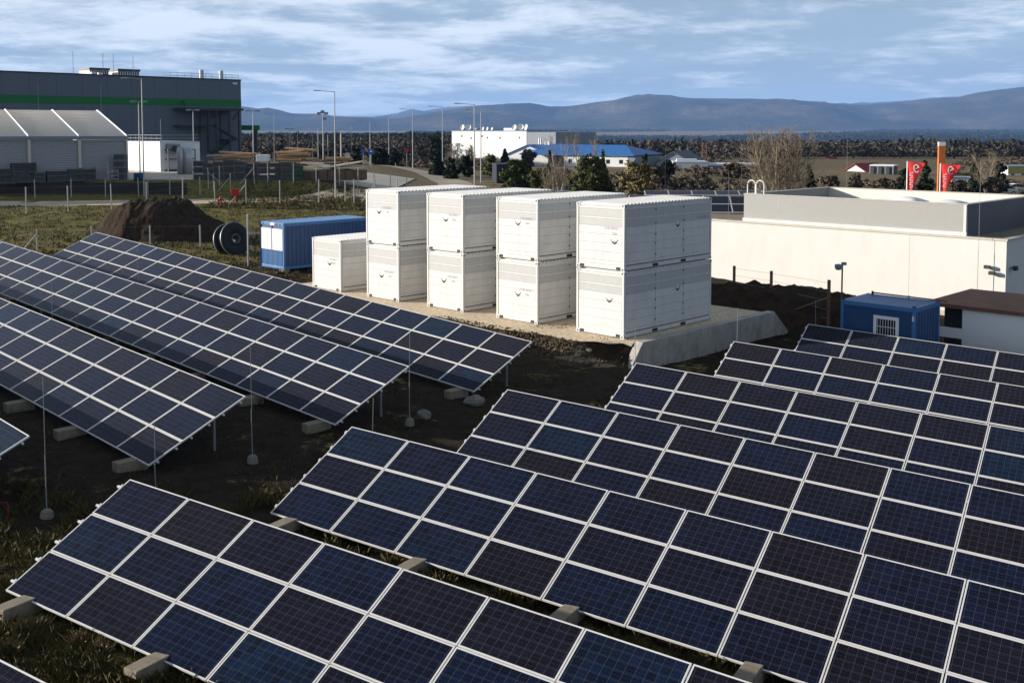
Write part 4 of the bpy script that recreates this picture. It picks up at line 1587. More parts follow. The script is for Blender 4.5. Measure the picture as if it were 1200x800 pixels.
def gable(name, label, cat, loc, rz, W, L, eave, ridge, mw, mr, grp=None, over=0.4, trim=None):
    """house: gable end along local x (width W) facing -y, ridge runs along +y for L"""
    t = thing(name, label, cat, loc, rz, grp)
    MB().prism([(0, -1.0), (W, -1.0), (W, eave), (W / 2, ridge), (0, eave)], L).build('wall', mw, t)
    r_ = MB()
    for sg in (0, 1):
        x0 = -over if sg == 0 else W + over
        z0 = eave - (ridge - eave) / (W / 2) * over
        a = [Vector((x0, -over, z0 + 0.05)), Vector((W / 2, -over, ridge + 0.05)), Vector((W / 2, L + over, ridge + 0.05)), Vector((x0, L + over, z0 + 0.05))]
        up_ = Vector((0, 0, 0.22))
        vs = a + [v + up_ for v in a]
        r_.add(vs, [(0, 1, 2, 3), (4, 5, 6, 7), (0, 1, 5, 4), (1, 2, 6, 5), (2, 3, 7, 6), (3, 0, 4, 7)])
    r_.build('roof', mr, t)
    return t


# blue-roofed hall: white gable on the left, long blue roof slope to the right
d_ = 282.0
zb0 = -0.6
x0 = atx(595, d_)
W_ = (atx(644, d_) - x0) * 1.0
BW = 1.10
W_ *= BW
t = gable('blue_roofed_hall', 'wide white hall under a bright blue roof, white gable at its left', 'hall', (x0, d_, zb0), R(-30), W_, 26, zat(181, d_) - zb0, zat(170.5, d_) - zb0, M_hallw, M_roofblue)
d2 = 288.0
zr_ = zat(168.5, d2 + 8) - zb0
ze_ = zat(179.5, d2 - 4) - zb0
xr_ = (atx(738, d2) - x0) * BW
xm_ = (atx(669, d2) - x0) * BW
wbx = MB()
wbx.box((xm_, -4, -1.5), (xr_, 14, ze_ - 0.05))
wbx.build('long_wall', M_hallw, t)
MB().box((xr_, -4, -1.5), (xr_ + 2.0, 14, ze_ - 0.4)).build('grey_end', M_hallg, t)
rf = MB()
rf.add([(W_ / 2, -4.6, ze_), (xr_ + 2, -4.6, ze_), (xr_ - 5, 6, zr_), (W_ / 2, 6, zr_), (W_ / 2, -4.6, ze_ - 0.25), (xr_ + 2, -4.6, ze_ - 0.25), (W_ / 2, 15, ze_), (xr_ + 2, 15, ze_)], [(0, 1, 2, 3), (4, 5, 1, 0), (3, 2, 7, 6), (1, 7, 2)])
rf.build('long_roof', M_roofblue, t)
for px in (622.5, 625):
    MB().tube([(atx(px, d_) - x0, 6, zr_ - 1), (atx(px, d_) - x0, 6, zr_ + 1.6)], 0.2, n=8).build('chimney_pipe', M_galv, t)
for px in (632, 636):
    MB().box((atx(px, d_) - x0 - 0.3, 5.5, zr_ - 0.1), (atx(px, d_) - x0 + 0.3, 6.5, zr_ + 0.7)).build('roof_vent', M_hallw, t)
for k in range(5):
    xx = xm_ + (xr_ - xm_) * (k + 0.5) / 5
    MB().box((xx - 0.5, -4.04, 1.4), (xx + 0.5, -4.0, 2.4)).build('window', M_glass, t)

d_ = 262
x0 = atx(770, d_)
zb0 = H(x0, d_)
gable('grey_house', 'grey-roofed house with a pale gable, right of the blue-roofed hall', 'house', (x0, d_, zb0), R(-25), 8.5, 14, zat(190, d_) - zb0, zat(178.5, d_) - zb0, M_hallg, mat('slate', (0.11, 0.115, 0.13), 0.8), None)
t, L, hh = box_house('long_workshop', 'long low white workshop with a pale flat roof, grey at its right half', 'workshop', 790, 829.5, 232, 191.5, R(-6), 12, M_hallw, mat('pale_roof', (0.52, 0.56, 0.60), 0.6), rth=0.35)
MB().box((L, 0.5, -1), (L + 11.0, 11.5, hh - 0.5)).build('grey_half', mat('lilac_grey', (0.17, 0.17, 0.23), 0.8), t)
MB().box((L - 0.3, 0.2, hh - 0.5), (L + 11.5, 11.8, hh - 0.15)).build('lower_roof', MATS['pale_roof'], t)
MB().box((L * 0.1, 2, hh + 0.35), (L * 0.7, 5, hh + 0.9)).build('roof_light', M_hallw, t)
for k in range(7):
    xx = L * (k + 0.5) / 7
    MB().box((xx - 0.35, -0.04, -0.6), (xx + 0.35, 0.0, 0.35)).build('door', M_hallg, t)
t = thing('transmitter_mast', 'slim rust-brown lattice mast behind the low white workshop', 'mast', (atx(826, 260), 260, H(atx(826, 260), 260)))
mm_ = MB()
hm = zat(168, 260) - t.location.z
for x in (-0.5, 0.5):
    for y in (-0.5, 0.5):
        mm_.tube([(x, y, 0), (x, y, hm)], 0.09, n=5)
for k in range(8):
    z = hm * k / 8
    mm_.tube([(-0.5, -0.5, z), (0.5, -0.5, z + hm / 8)], 0.06, n=4)
    mm_.tube([(0.5, -0.5, z), (0.5, 0.5, z + hm / 8)], 0.06, n=4)
mm_.build('lattice', M_rust, t)

for (nm, lab, px, d_, W, Ln, ye, yr, rz, mw, mr) in (
        ('red_roofed_house', 'house with a steep red roof, right of the big bare tree', 963, 380, 5.0, 5.2, 192.5, 184.5, -50, M_hallg, M_redroof),
        ('red_roofed_barn', 'long red-roofed barn with a pale grey gable, left of the red banners', 990, 255, 6.0, 9.5, 201, 192.5, -50, M_hallw, M_redroof)):
    x0 = atx(px, d_)
    zb0 = H(x0, d_)
    gable(nm, lab, 'house', (x0, d_, zb0), R(rz), W, Ln, zat(ye, d_) - zb0, zat(yr, d_) - zb0, mw, mr)
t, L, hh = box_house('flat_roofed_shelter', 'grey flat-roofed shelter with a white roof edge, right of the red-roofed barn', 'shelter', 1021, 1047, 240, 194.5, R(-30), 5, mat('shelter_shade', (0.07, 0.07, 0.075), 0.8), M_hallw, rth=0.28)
for k in range(4):
    MB().box((L * k / 3 - 0.12, -0.55, 0), (L * k / 3 + 0.12, -0.35, hh)).build('post', M_hallg, t)
t, L, hh = box_house('small_white_house', 'row of small white walls among bushes, right of the second red banner', 'building', 1117, 1142, 205, 209.5, R(-8), 6, M_hallw, M_hallg, rth=0.3)
for k in range(4):
    MB().box((L * (k + 0.35) / 4, -0.04, 0.6), (L * (k + 0.62) / 4, 0.0, hh - 0.4)).build('window', M_glass, t)
t, L, hh = box_house('grey_lilac_shed', 'lilac grey low shed behind the bushes near the right edge', 'shed', 1147, 1163, 200, 210, R(-8), 6, MATS['lilac_grey'], M_hallg, rth=0.2)
t, L, hh = box_house('yellow_fronted_hall', 'white hall with an olive yellow upper band at the right edge', 'hall', 1183, 1230, 245, 195.5, R(-6), 10, M_hallw, M_hallg, rth=0.2)
MB().box((-0.05, -0.06, hh - 1.6), (L, -0.002, hh - 0.05)).build('yellow_band', mat('olive_yellow', (0.30, 0.27, 0.07), 0.7), t)
for k in range(3):
    MB().box((L * (k + 0.3) / 4, -0.05, 0.0), (L * (k + 0.6) / 4, 0.0, 1.5)).build('door', M_dark, t)
# orange brick tower
d_ = 150.0
x0 = atx(1101.0, d_)
t = thing('brick_tower', 'slim orange brick tower with a white cap, behind the right red banner', 'tower', (x0, d_, H(x0, d_)), R(-12))
ht = zat(166.5, d_) - t.location.z
w_ = (atx(1109.7, d_) - x0) / (math.cos(R(12)) + math.sin(R(12)))
MB().box((0, 0, -0.5), (w_, w_, ht - 0.55)).build('shaft', M_orange, t)
MB().box((-0.02, -0.02, ht - 0.55), (w_ + 0.02, w_ + 0.02, ht)).build('cap', M_hallw, t)

# two red banners
for i, (px, yt, yb, dx) in enumerate(((1064.5, 189.5, 224, 15.5), (1103.5, 192.0, 225, 17.5))):
    d_ = 84.0
    x0 = atx(px, d_)
    zb0 = H(x0, d_)
    t = thing('banner_flag', ('left of two red banner flags with white lettering above the grey parapet', 'right of two red banner flags with white lettering, in front of the orange tower')[i], 'banner', (x0, d_, zb0), R(-33), 'red banner flags')
    zt_ = zat(yt, d_) - zb0
    zl_ = zat(yb + 1, d_) - zb0
    MB().tube([(0, 0, 0), (0.0, 0, zt_ + 0.03)], 0.055, n=8).build('pole', M_hallw, t)
    wt_ = (atx(px + dx, d_) - x0) * 1.22
    fb = MB()
    n_ = 14
    front, back = [], []
    for a in range(n_ + 1):
        v = a / n_
        wv = wt_ * (0.26 + 0.74 * v ** 1.25)
        for b_2 in range(7):
            u_ = b_2 / 6
            yy = 0.06 * math.sin(u_ * 5 + v * 4)
            z = zl_ + (zt_ - zl_) * v - 0.10 * u_ * v
            front.append((0.06 + u_ * wv, yy - 0.006, z))
            back.append((0.06 + u_ * wv, yy + 0.006, z))
    fs = []
    for a in range(n_):
        for b_2 in range(6):
            q = a * 7 + b_2
            fs.append((q, q + 1, q + 8, q + 7))
    no = len(front)
    fb.add(front + back, fs + [(f[3] + no, f[2] + no, f[1] + no, f[0] + no) for f in fs])
    fl = fb.build('banner_cloth', M_flagred, t)
    # white emblem and upright lettering
    pr = MB()

    def fst(p, q, w):
        stroke(pr, p, q, w, 0)
    cxp, czp = 0.06 + wt_ * 0.50, zl_ + (zt_ - zl_) * 0.78
    pts = [(cxp + 0.19 * math.cos(w) - 0.03 * math.sin(w), czp + 0.30 * math.sin(w)) for w in np.linspace(0.2, 5.6, 12)]
    for a, b_2 in zip(pts[:-1], pts[1:]):
        fst(a, b_2, 0.09)
    fst((cxp - 0.05, czp - 0.05), (cxp + 0.10, czp + 0.12), 0.06)
    zz_ = zl_ + (zt_ - zl_) * 0.62
    k = 0
    while zz_ > zl_ + 0.35:
        fst((0.22, zz_), (0.46, zz_ + 0.03), 0.05)
        fst((0.22 if k % 2 else 0.44, zz_), (0.23 if k % 2 else 0.45, zz_ + 0.14), 0.05)
        if k % 3:
            fst((0.33, zz_ - 0.02), (0.33, zz_ + 0.13), 0.045)
        zz_ -= 0.19
        k += 1
    pr.build('banner_print', M_flagwhite, fl).location = (0, -0.065, 0)

# ------------------------------------------------------------------ lamp posts, poles and signs
def lamp_post(px, ytop, ybase, kind, label, d_=None, r0=0.085, arm=1.4, group='lamp posts along the roads', z=None):
    if d_ is None:
        p = G(px, ybase)
    else:
        x = atx(px, d_)
        p = Vector((x, d_, H(x, d_) if z is None else z))
    h = zat(ytop, p.y) - p.z
    t = thing('lamp_post', label, 'lamp post', p, 0, group)
    MB().tube([(0, 0, -0.2), (0, 0, h * 0.5), (0, 0, h)], r0, r0 * 0.62, n=10).build('pole', M_lamp, t)
    hd = MB()
    if kind == 'arm':
        hd.tube([(0.05, 0, h - 0.04), (-arm, 0, h + 0.10)], 0.035, n=6)
        hd.box((-arm - 0.75, -0.14, h + 0.05), (-arm, 0.14, h + 0.15))
    elif kind == 'double':
        for sg in (-1, 1):
            hd.tube([(0, 0, h - 0.05), (sg * 0.35, 0, h + 0.02)], 0.04, n=6)
            hd.box((sg * 0.62 - 0.32, -0.2, h - 0.10), (sg * 0.62 + 0.32, 0.2, h + 0.10))
    elif kind == 'floods':
        for (sx, dz_) in ((-0.45, -0.1), (0.45, -0.1), (0.0, 0.12), (0.25, -0.75)):
            hd.box((sx - 0.22, -0.28, h + dz_ - 0.18), (sx + 0.22, -0.08, h + dz_ + 0.14))
        hd.box((-0.6, -0.06, h - 0.12), (0.6, 0.0, h - 0.04))
    if hd.v:
        hd.build('lamp_head', M_lamp if kind == 'arm' else M_hallg, t)
    return t


LP = [
    (169.0, 92.5, 230, 'arm', 'tall lamp post with a bent arm standing behind the dirt mound', None),
    (163.0, 119, None, 'double', 'shorter twin-headed lamp post just left of the tall one by the dirt mound', 121.0),
    (226.5, 129, None, 'double', 'lamp post with a flat double head in front of the steel stair', 150.0),
    (296.5, 130, None, 'double', 'twin-headed lamp post at the warehouse corner by the green gantry', 150.0),
    (321.0, 134, None, 'arm', 'small distant lamp post just right of the green gantry', 330.0),
    (339.0, 151, None, 'double', 'short pale lamp post with a round head beyond the timber yard', 240.0),
    (378.5, 132, None, 'floods', 'floodlight mast standing in the yard beside the timber piles', 131.0),
    (393.3, 107.5, 233, 'arm', 'tallest plain lamp post, left of the white containers by the dirt road', None),
    (411.5, 146, None, 'arm', 'thin lamp post left of the road signs', 300.0),
    (433.5, 143, None, 'arm', 'lamp post beside the blue road sign', 190.0),
    (455.5, 137, None, 'arm', 'lamp post between the blue road sign and the red warning sign', 205.0),
    (483.5, 128.5, None, 'arm', 'lamp post just right of the red warning sign', 185.0),
    (518.5, 125.5, None, 'arm', 'lamp post with left arm, beside the small dark conifers', 170.0),
    (556.0, 122.5, None, 'arm', 'front one of the pair of lamp posts before the white hall', 118.0),
    (563.5, 129.5, None, 'arm', 'rear one of the pair of lamp posts before the white hall', 150.0)]
for (px, yt, yb, kind, lab, d_) in LP:
    lamp_post(px, yt, yb, kind, lab, d_, arm=1.5, z=(YZ if d_ and px < 300 and d_ < 160 or d_ == 131.0 else None))
for (px, yt, d_, lab) in ((348.5, 151, 240, 'bare thin pole beyond the timber yard, right of the short round-headed lamp'), (372.5, 151, 220, 'bare thin pole just left of the floodlight mast'), (384, 158, 230, 'short thin pole between the floodlight mast and the tallest lamp post'), (366, 158, 260, 'faint thin pole left of the floodlight mast, beyond the yard')):
    x = atx(px, d_)
    o = MB().tube([(0, 0, 0), (0, 0, zat(yt, d_) - H(x, d_))], 0.10, 0.07, n=8).build('pole', M_lamp)
    o.name = 'bare_pole'
    tag(place(o, (x, d_, H(x, d_))), lab, 'pole')
x, d_ = atx(399.3, 200), 200.0
t = thing('sign_mast', 'T-shaped pale mast with a small box on top, right of the tallest lamp post', 'mast', (x, d_, H(x, d_)))
h = zat(153.5, d_) - t.location.z
MB().tube([(0, 0, 0), (0, 0, h)], 0.13, n=8).build('pole', M_beige, t)
MB().box((-0.45, -0.25, h - 0.3), (0.45, 0.25, h + 0.05)).build('box', M_hallw, t)


def road_sign(px, yc, d_, kind, lab, m_):
    x = atx(px, d_)
    t = thing('road_sign', lab, 'road sign', (x, d_, H(x, d_)))
    zc_ = zat(yc, d_) - t.location.z
    MB().tube([(0, 0, 0), (0, 0, zc_ + 0.4)], 0.05, n=6).build('post', M_lamp, t)
    if kind == 'round':
        MB().lathe([(0, -0.02), (0.42, -0.02), (0.42, 0.02), (0, 0.02)], 20, Matrix.Translation((0, -0.08, zc_)) @ Matrix.Rotation(R(90), 4, 'X')).build('plate', m_, t)
    elif kind == 'triangle':
        MB().prism([(-0.5, zc_ + 0.4), (0.5, zc_ + 0.4), (0, zc_ - 0.45)], 0.03, Matrix.Translation((0, -0.1, 0))).build('plate', m_, t)
    else:
        MB().box((-0.4, -0.1, zc_ - 0.45), (0.4, -0.06, zc_ + 0.45)).build('plate', m_, t)
        stroke_mb = MB()
        stroke_mb.prism([(-0.25, zc_ - 0.05), (0.25, zc_ - 0.05), (0.0, zc_ + 0.3)], 0.012, Matrix.Translation((0, -0.114, 0)))
        stroke_mb.build('symbol', M_flagwhite, t)
    return t


road_sign(425.5, 177.5, 178, 'round', 'round blue road sign among the dark trees', M_signblue)
road_sign(434.6, 178.0, 172, 'square', 'square blue and white road sign on the lamp post side of the road', M_signblue)
road_sign(476.5, 177.0, 190, 'triangle', 'red triangular road sign left of the dark conifers', M_red)
road_sign(407.0, 182.0, 160, 'round', 'grey back of a round road sign right of the timber yard', M_galv)

# ------------------------------------------------------------------ fences
def fence(name, label, pts, h, r, m_, wires=3, lean=0.02, braces=()):
    base = Vector(pts[0])
    t = thing(name, label, 'fence', base)
    tops = []
    for i, p in enumerate(pts):
        p = Vector(p)
        lo = p - base
        hh_ = h * random.uniform(0.95, 1.05)
        ln = Vector((random.uniform(-lean, lean) * hh_, random.uniform(-lean, lean) * hh_, hh_))
        MB().tube([lo - Vector((0, 0, 0.3)), lo + ln], r, r * 0.95, n=6).build('post', m_, t)
        tops.append((lo, ln))
        if i in braces:
            j = i - 1 if i > 0 else i + 1
            dv = (Vector(pts[j]) - p).normalized() * h * 0.75
            MB().tube([lo + ln * 0.8, lo + dv - Vector((0, 0, 0.1))], r * 0.7, n=6).build('brace', m_, t)
    w = MB()
    for k in range(wires):
        f = 0.25 + 0.7 * k / max(1, wires - 1)
        for (a, b) in zip(tops[:-1], tops[1:]):
            w.tube([a[0] + a[1] * f, b[0] + b[1] * f], 0.004, n=3, cap=False)
    if wires:
        w.build('wire', M_rod, t)
    return t


fence('field_fence', 'long wire fence with grey concrete posts along the near side of the dirt road', [G(x, y) for x, y in ((-30, 256), (-5, 254), (31, 252), (80, 248.5), (131, 246), (172, 244), (214, 236), (252, 240.5), (288.5, 239.5), (328, 240), (373.5, 239.5), (404.5, 239), (415, 238), (440, 237), (465, 236))], 2.45, 0.065, M_post, braces=(8, 13))
fence('roadside_fence', 'row of grey posts beyond the dirt road below the dark embankment', [G(x, y) for x, y in ((-2, 233), (41, 232), (83.5, 231.5), (123.5, 231), (162.5, 230), (173.5, 229.5), (199, 228.5), (234.5, 228.5), (250, 224), (270, 224))], 1.95, 0.055, M_post, braces=(9,))
yp = [(atx(px, d_), d_, H(atx(px, d_), d_)) for px, d_ in ((243, 117.5), (256, 118), (297, 118.5), (313, 118.6), (343, 118.8), (370, 119), (397, 119.5), (419, 120), (438, 120.5), (457, 121), (476, 122), (492, 123))]
fence('yard_fence', 'row of slender posts along the front edge of the timber yard', yp, 2.3, 0.05, M_post, braces=(0, 2))
fence('near_fence', 'short pale fence posts on the dark soil right behind the rear left solar table', [G(x, y) for x, y in ((-20, 300), (43.5, 296), (108, 293), (176, 289), (235, 291))], 1.45, 0.06, M_post, wires=2, braces=(1,))
p0_ = G(291, 312)
o = MB().tube([(0, 0, -0.3), (0, 0, 3.0)], 0.05, n=8).build('steel_post', M_galv)
tag(place(o, p0_), 'tall grey steel post standing alone between the cable drum and the blue container', 'post')
# rusty posts on the bank at the right
rp_ = [at(860, 348, 52.0), at(903.5, 350, 50.5), at(971, 360, 47.0)]
rp_ = [(v.x, v.y, H(v.x, v.y) - 0.2) for v in rp_]
t = thing('bank_fence', 'rusty brown posts with barbed wire on the earth bank before the white building', 'fence', rp_[0])
tops = []
for i, (p, yt) in enumerate(zip(rp_, (311.5, 317.5, 328))):
    lo = Vector(p) - Vector(rp_[0])
    hz_ = zat(yt, p[1]) - p[2]
    MB().box((lo.x - 0.06, lo.y - 0.06, lo.z), (lo.x + 0.06, lo.y + 0.06, lo.z + hz_)).build('post', M_rust, t)
    tops.append((lo, hz_))
    if i == 2:
        MB().tube([lo + Vector((0, 0, hz_ * 0.7)), lo + Vector((-1.6, 1.6, 0.9))], 0.055, n=4).build('brace', M_rust, t)
w = MB()
for f in (0.35, 0.5, 0.65, 0.8, 0.95):
    for (a, b) in zip(tops[:-1], tops[1:]):
        w.tube([a[0] + Vector((0, 0, a[1] * f)), b[0] + Vector((0, 0, b[1] * f))], 0.006, n=3, cap=False)
w.build('wire', M_rod, t)
# camera pole by the cabin
d_ = 43.5
x = atx(990.5, d_)
t = thing('camera_pole', 'thin grey pole with a surveillance camera at the left side of the barred cabin', 'camera pole', (x, d_, H(x, d_)))
h = zat(309, d_) - t.location.z
MB().tube([(0, 0, 0), (0, 0, h)], 0.035, n=8).build('pole', M_rust, t)
cmh = MB().box((-0.03, -0.06, h - 0.06), (0.16, 0.06, h + 0.06))
cmh.lathe([(0.001, -0.22), (0.10, -0.2), (0.15, -0.1), (0.15, 0.02), (0.001, 0.05)], 14, Matrix.Translation((-0.17, -0.02, h - 0.05)))
cmh.build('camera', M_hallg, t)

# ------------------------------------------------------------------ lightning rods among the tables
def rod(px, ytop, label, d_=None, ybase=None, stone=True):
    if ybase:
        p = G(px, ybase)
    else:
        x = atx(px, d_)
        p = Vector((x, d_, H(x, d_)))
    h = zat(ytop, p.y) - p.z
    t = thing('lightning_rod', label, 'lightning rod', p, 0, 'lightning rods between the solar tables')
    MB().tube([(0, 0, 0.2), (random.uniform(-0.02, 0.02), 0, h * 0.45)], 0.013, n=6).build('lower_rod', M_rod, t)
    MB().tube([(0, 0, h * 0.45), (random.uniform(-0.03, 0.03), 0, h)], 0.008, n=6).build('upper_rod', M_rod, t)
    if stone:
        b = MB().lathe([(0.0, 0.18), (0.07, 0.18), (0.12, 0.14), (0.145, 0.04), (0.15, -0.1)], 12)
        b.build('concrete_foot', M_stone, t)
    return t


rod(55, 441, 'lightning rod with a concrete foot on the dark soil at the left edge', ybase=606)
rod(296, 404, 'lightning rod rising past the middle left solar table, foot on the dark soil', ybase=541)
rod(498 - 18, 386, 'lightning rod crossing the right end of the rear left solar table', ybase=497)
rod(173, 494, 'lightning rod in front of the pointed corner of the front left-group table', d_=23.6)
rod(433.5, 466, 'lightning rod just right of the middle left table, above the second right table corner', d_=26.8)
rod(747, 384, 'lightning rod before the near end of the concrete wall', d_=34.6)
rod(867, 361, 'lightning rod before the far end of the concrete wall', d_=38.0)
rod(960.5, 352, 'lightning rod between the earth bank and the rear right table', d_=42.0)
rod(1064, 490, 'lightning rod in the middle of the right tables, below the blue cabin', d_=30.3)
rod(940.5, 552, 'lightning rod rising between the third and second right solar tables', d_=25.2)
rod(1001, 716, 'lightning rod at the lower right, in front of the second right table', d_=18.0)
rod(158, 290, 'faint lightning rod crossing the far left end of the rear left table', d_=45.0)
rod(54.5, 330, 'faint lightning rod on the middle left table near the left edge', d_=36.5)
rod(292.5, 352, 'faint lightning rod over the middle of the rear left solar table', d_=40.0)
rod(993.5, 165, 'tall thin rod on the back corner of the grey raised storey', d_=70.0, stone=False)
rod(855.0, 200, 'thin rod on the flat roof beside the ladder hoops', d_=64.0, stone=False)
rod(1151, 190, 'thin rod on the right roof edge of the white building', d_=51.5, stone=False)
rod(780, 176, 'thin rod rising from the field beyond the rooftop solar rows', d_=120.0, stone=False)
rod(870, 192, 'thin rod beyond the ladder hoops before the bare tree', d_=100.0, stone=False)
# boulders near the legs
for i, (px, py, s_) in enumerate(((497, 489, 0.20), (556, 474, 0.26), (690, 412, 0.12))):
    p = G(px, py)
    b = MB()
    bm_ = []
    n_ = 10
    for a in range(7):
        for c in range(n_):
            th_, ph_ = math.pi * a / 6, 2 * math.pi * c / n_
            v = Vector((math.sin(th_) * math.cos(ph_) * 1.25, math.sin(th_) * math.sin(ph_), math.cos(th_) * 0.75))
            v *= s_ * (1 + 0.25 * noise.noise(v * 2 + Vector((i * 3.1, 0, 0))))
            bm_.append(v)
    fs = [(a * n_ + c, a * n_ + (c + 1) % n_, (a + 1) * n_ + (c + 1) % n_, (a + 1) * n_ + c) for a in range(6) for c in range(n_)]
    o = b.add(bm_, fs).build('boulder', M_stone)
    place(o, p + Vector((0, 0, s_ * 0.4)), random.uniform(0, 3))
    tag(o, ['rounded stone on dark soil beside a rod foot, right of the middle left table', 'pale boulder below the right corner of the rear left table', 'small pale stone on the sunlit bank below the gravel'][i], 'stone', 'stones on the dark ground')

# ------------------------------------------------------------------ earth mounds, drum, hydrant
def mound(name, label, cx, cy_, rx, ry, h, rz, seed, flat=0.0, n=120):
    V = []
    for i in range(n):
        for j in range(n):
            u_, v_ = -1.15 + 2.3 * i / (n - 1), -1.15 + 2.3 * j / (n - 1)
            c_, s__ = math.cos(rz), math.sin(rz)
            x, y = cx + u_ * rx * c_ - v_ * ry * s__, cy_ + u_ * rx * s__ + v_ * ry * c_
            r_ = math.sqrt(u_ * u_ + v_ * v_)
            r_ += 0.13 * noise.noise(Vector((u_ * 2.2, v_ * 2.2, seed)))
            hgt = h * max(0.0, 1 - r_) ** 0.8 if flat == 0 else h * min(1.0, max(0.0, 1 - r_) / (1 - flat)) ** 0.85
            edge_ = min(1, max(0, 1.08 - r_) * 4)
            f_ = noise.fractal(Vector((x * 0.9, y * 0.9, seed + 3)), 0.7, 2.1, 6)
            g_ = noise.noise(Vector((x * 5.5, y * 5.5, seed + 9)))
            z = hgt * (1 + 0.10 * f_) + edge_ * (0.10 * f_ + 0.05 * g_)
            V.append((x, y, H(x, y) + z - 0.12 * (1 - edge_) - 0.02))
    ii, jj = np.meshgrid(np.arange(n - 1), np.arange(n - 1), indexing='ij')
    q = (ii * n + jj).ravel()
    me = npmesh(name, V, np.stack([q, q + n, q + n + 1, q + 1], -1), M_soil, True)
    return tag(link(name, me), label, 'earth mound')


d_ = 74.0
mound('earth_mound', 'big heap of dark brown earth left of the cable drum', atx(187, d_), d_, 5.0, 3.6, 2.55, R(-8), 4.4, 0.38)
d_ = 51.0
mound('earth_mound', 'low dark earth bank between the concrete wall and the white building', atx(905, d_) + 0.3, d_ - 0.8, 5.6, 2.6, 1.4, R(-28), 5.7, 0.55)
p = G(272, 297)
t = thing('cable_drum', 'black cable drum with pale rims, lying tilted on the dark earth', 'cable drum', (p.x, p.y, p.z + 0.86), 0)
t.rotation_euler = (R(78), R(0), R(50))
fl = lambda z0: [(0.30, z0), (1.02, z0), (1.05, z0 + 0.02), (1.05, z0 + 0.06), (1.02, z0 + 0.08), (0.30, z0 + 0.08), (0.30, z0)]
for z0, m_ in ((-0.42, M_black), (0.34, M_black)):
    MB().lathe(fl(z0), 40).build('flange', m_, t, True)
rm = MB()
for z0 in (-0.43, 0.33):
    rm.lathe([(1.04, z0), (1.075, z0 + 0.01), (1.075, z0 + 0.05), (1.04, z0 + 0.06)], 40)
rm.build('rim', M_galv, t, True)
MB().lathe([(0.32, -0.34), (0.84, -0.34), (0.86, -0.2), (0.84, -0.05), (0.87, 0.1), (0.84, 0.33), (0.32, 0.33)], 36).build('coil', M_black, t, True)
MB().lathe([(0.24, -0.46), (0.34, -0.46), (0.34, 0.46), (0.24, 0.46), (0.24, -0.46)], 24).build('hub', M_cage, t, True)
p = G(258.8, 241)
t = thing('fire_hydrant', 'small red fire hydrant beside the dirt road, left of the red box', 'hydrant', p)
MB().lathe([(0, -0.1), (0.16, -0.1), (0.16, 0.08), (0.10, 0.1), (0.10, 0.62), (0.15, 0.66), (0.15, 0.74), (0.10, 0.84), (0.05, 0.9), (0, 0.9)], 16).build('body', M_red, t, True)
for sg in (-1, 1):
    MB().tube([(sg * 0.08, 0, 0.55), (sg * 0.24, 0, 0.55)], 0.07, n=10).build('outlet', M_red, t)
p = G(276.2, 240.5)
t = thing('hose_box', 'red hose cabinet on a red post beside the dirt road', 'hose cabinet', p)
MB().tube([(0, 0, -0.2), (0, 0, 1.0)], 0.06, n=8).build('post', M_red, t)
bevel(MB().box((-0.36, -0.16, 0.92), (0.36, 0.16, 1.62)).build('cabinet', M_red, t), 0.02)
# red bent hose by the left edge
p = G(8, 603)
o = MB().tube([(-0.25, 0.1, 0.0), (-0.18, 0.05, 0.12), (0.0, 0.0, 0.16), (0.07, -0.05, 0.1), (0.09, -0.12, -0.12), (0.10, -0.3, -0.15)], 0.020, n=8).build('red_hose', mat('dull_red_rubber', (0.14, 0.008, 0.008), 0.7), None, True)
tag(place(o, p + Vector((0, 0, 0.12))), 'bent dark red hose on the shaded soil at the left edge', 'hose')

# dark skip behind the access road, parked black car behind the containers, white cars at the right
d_ = 150.0
x = atx(592, d_)
t = thing('waste_skip', 'dark blue container behind grey posts at the bend of the access road', 'skip', (x, d_, H(x, d_)), R(10))
h = zat(192.5, d_) - t.location.z
MB().box((-1.25, 0, 0.1), (1.0, 4.0, h)).build('body', mat('navy_paint', (0.008, 0.014, 0.035), 0.6), t)
b = MB()
for k in range(8):
    b.box((-1.2 + k * 0.3, -0.05, 0.1), (-1.14 + k * 0.3, 0, h - 0.05))
b.box((-1.3, -0.06, h - 0.05), (1.05, 4.06, h + 0.06))
b.build('rib', M_dark, t)


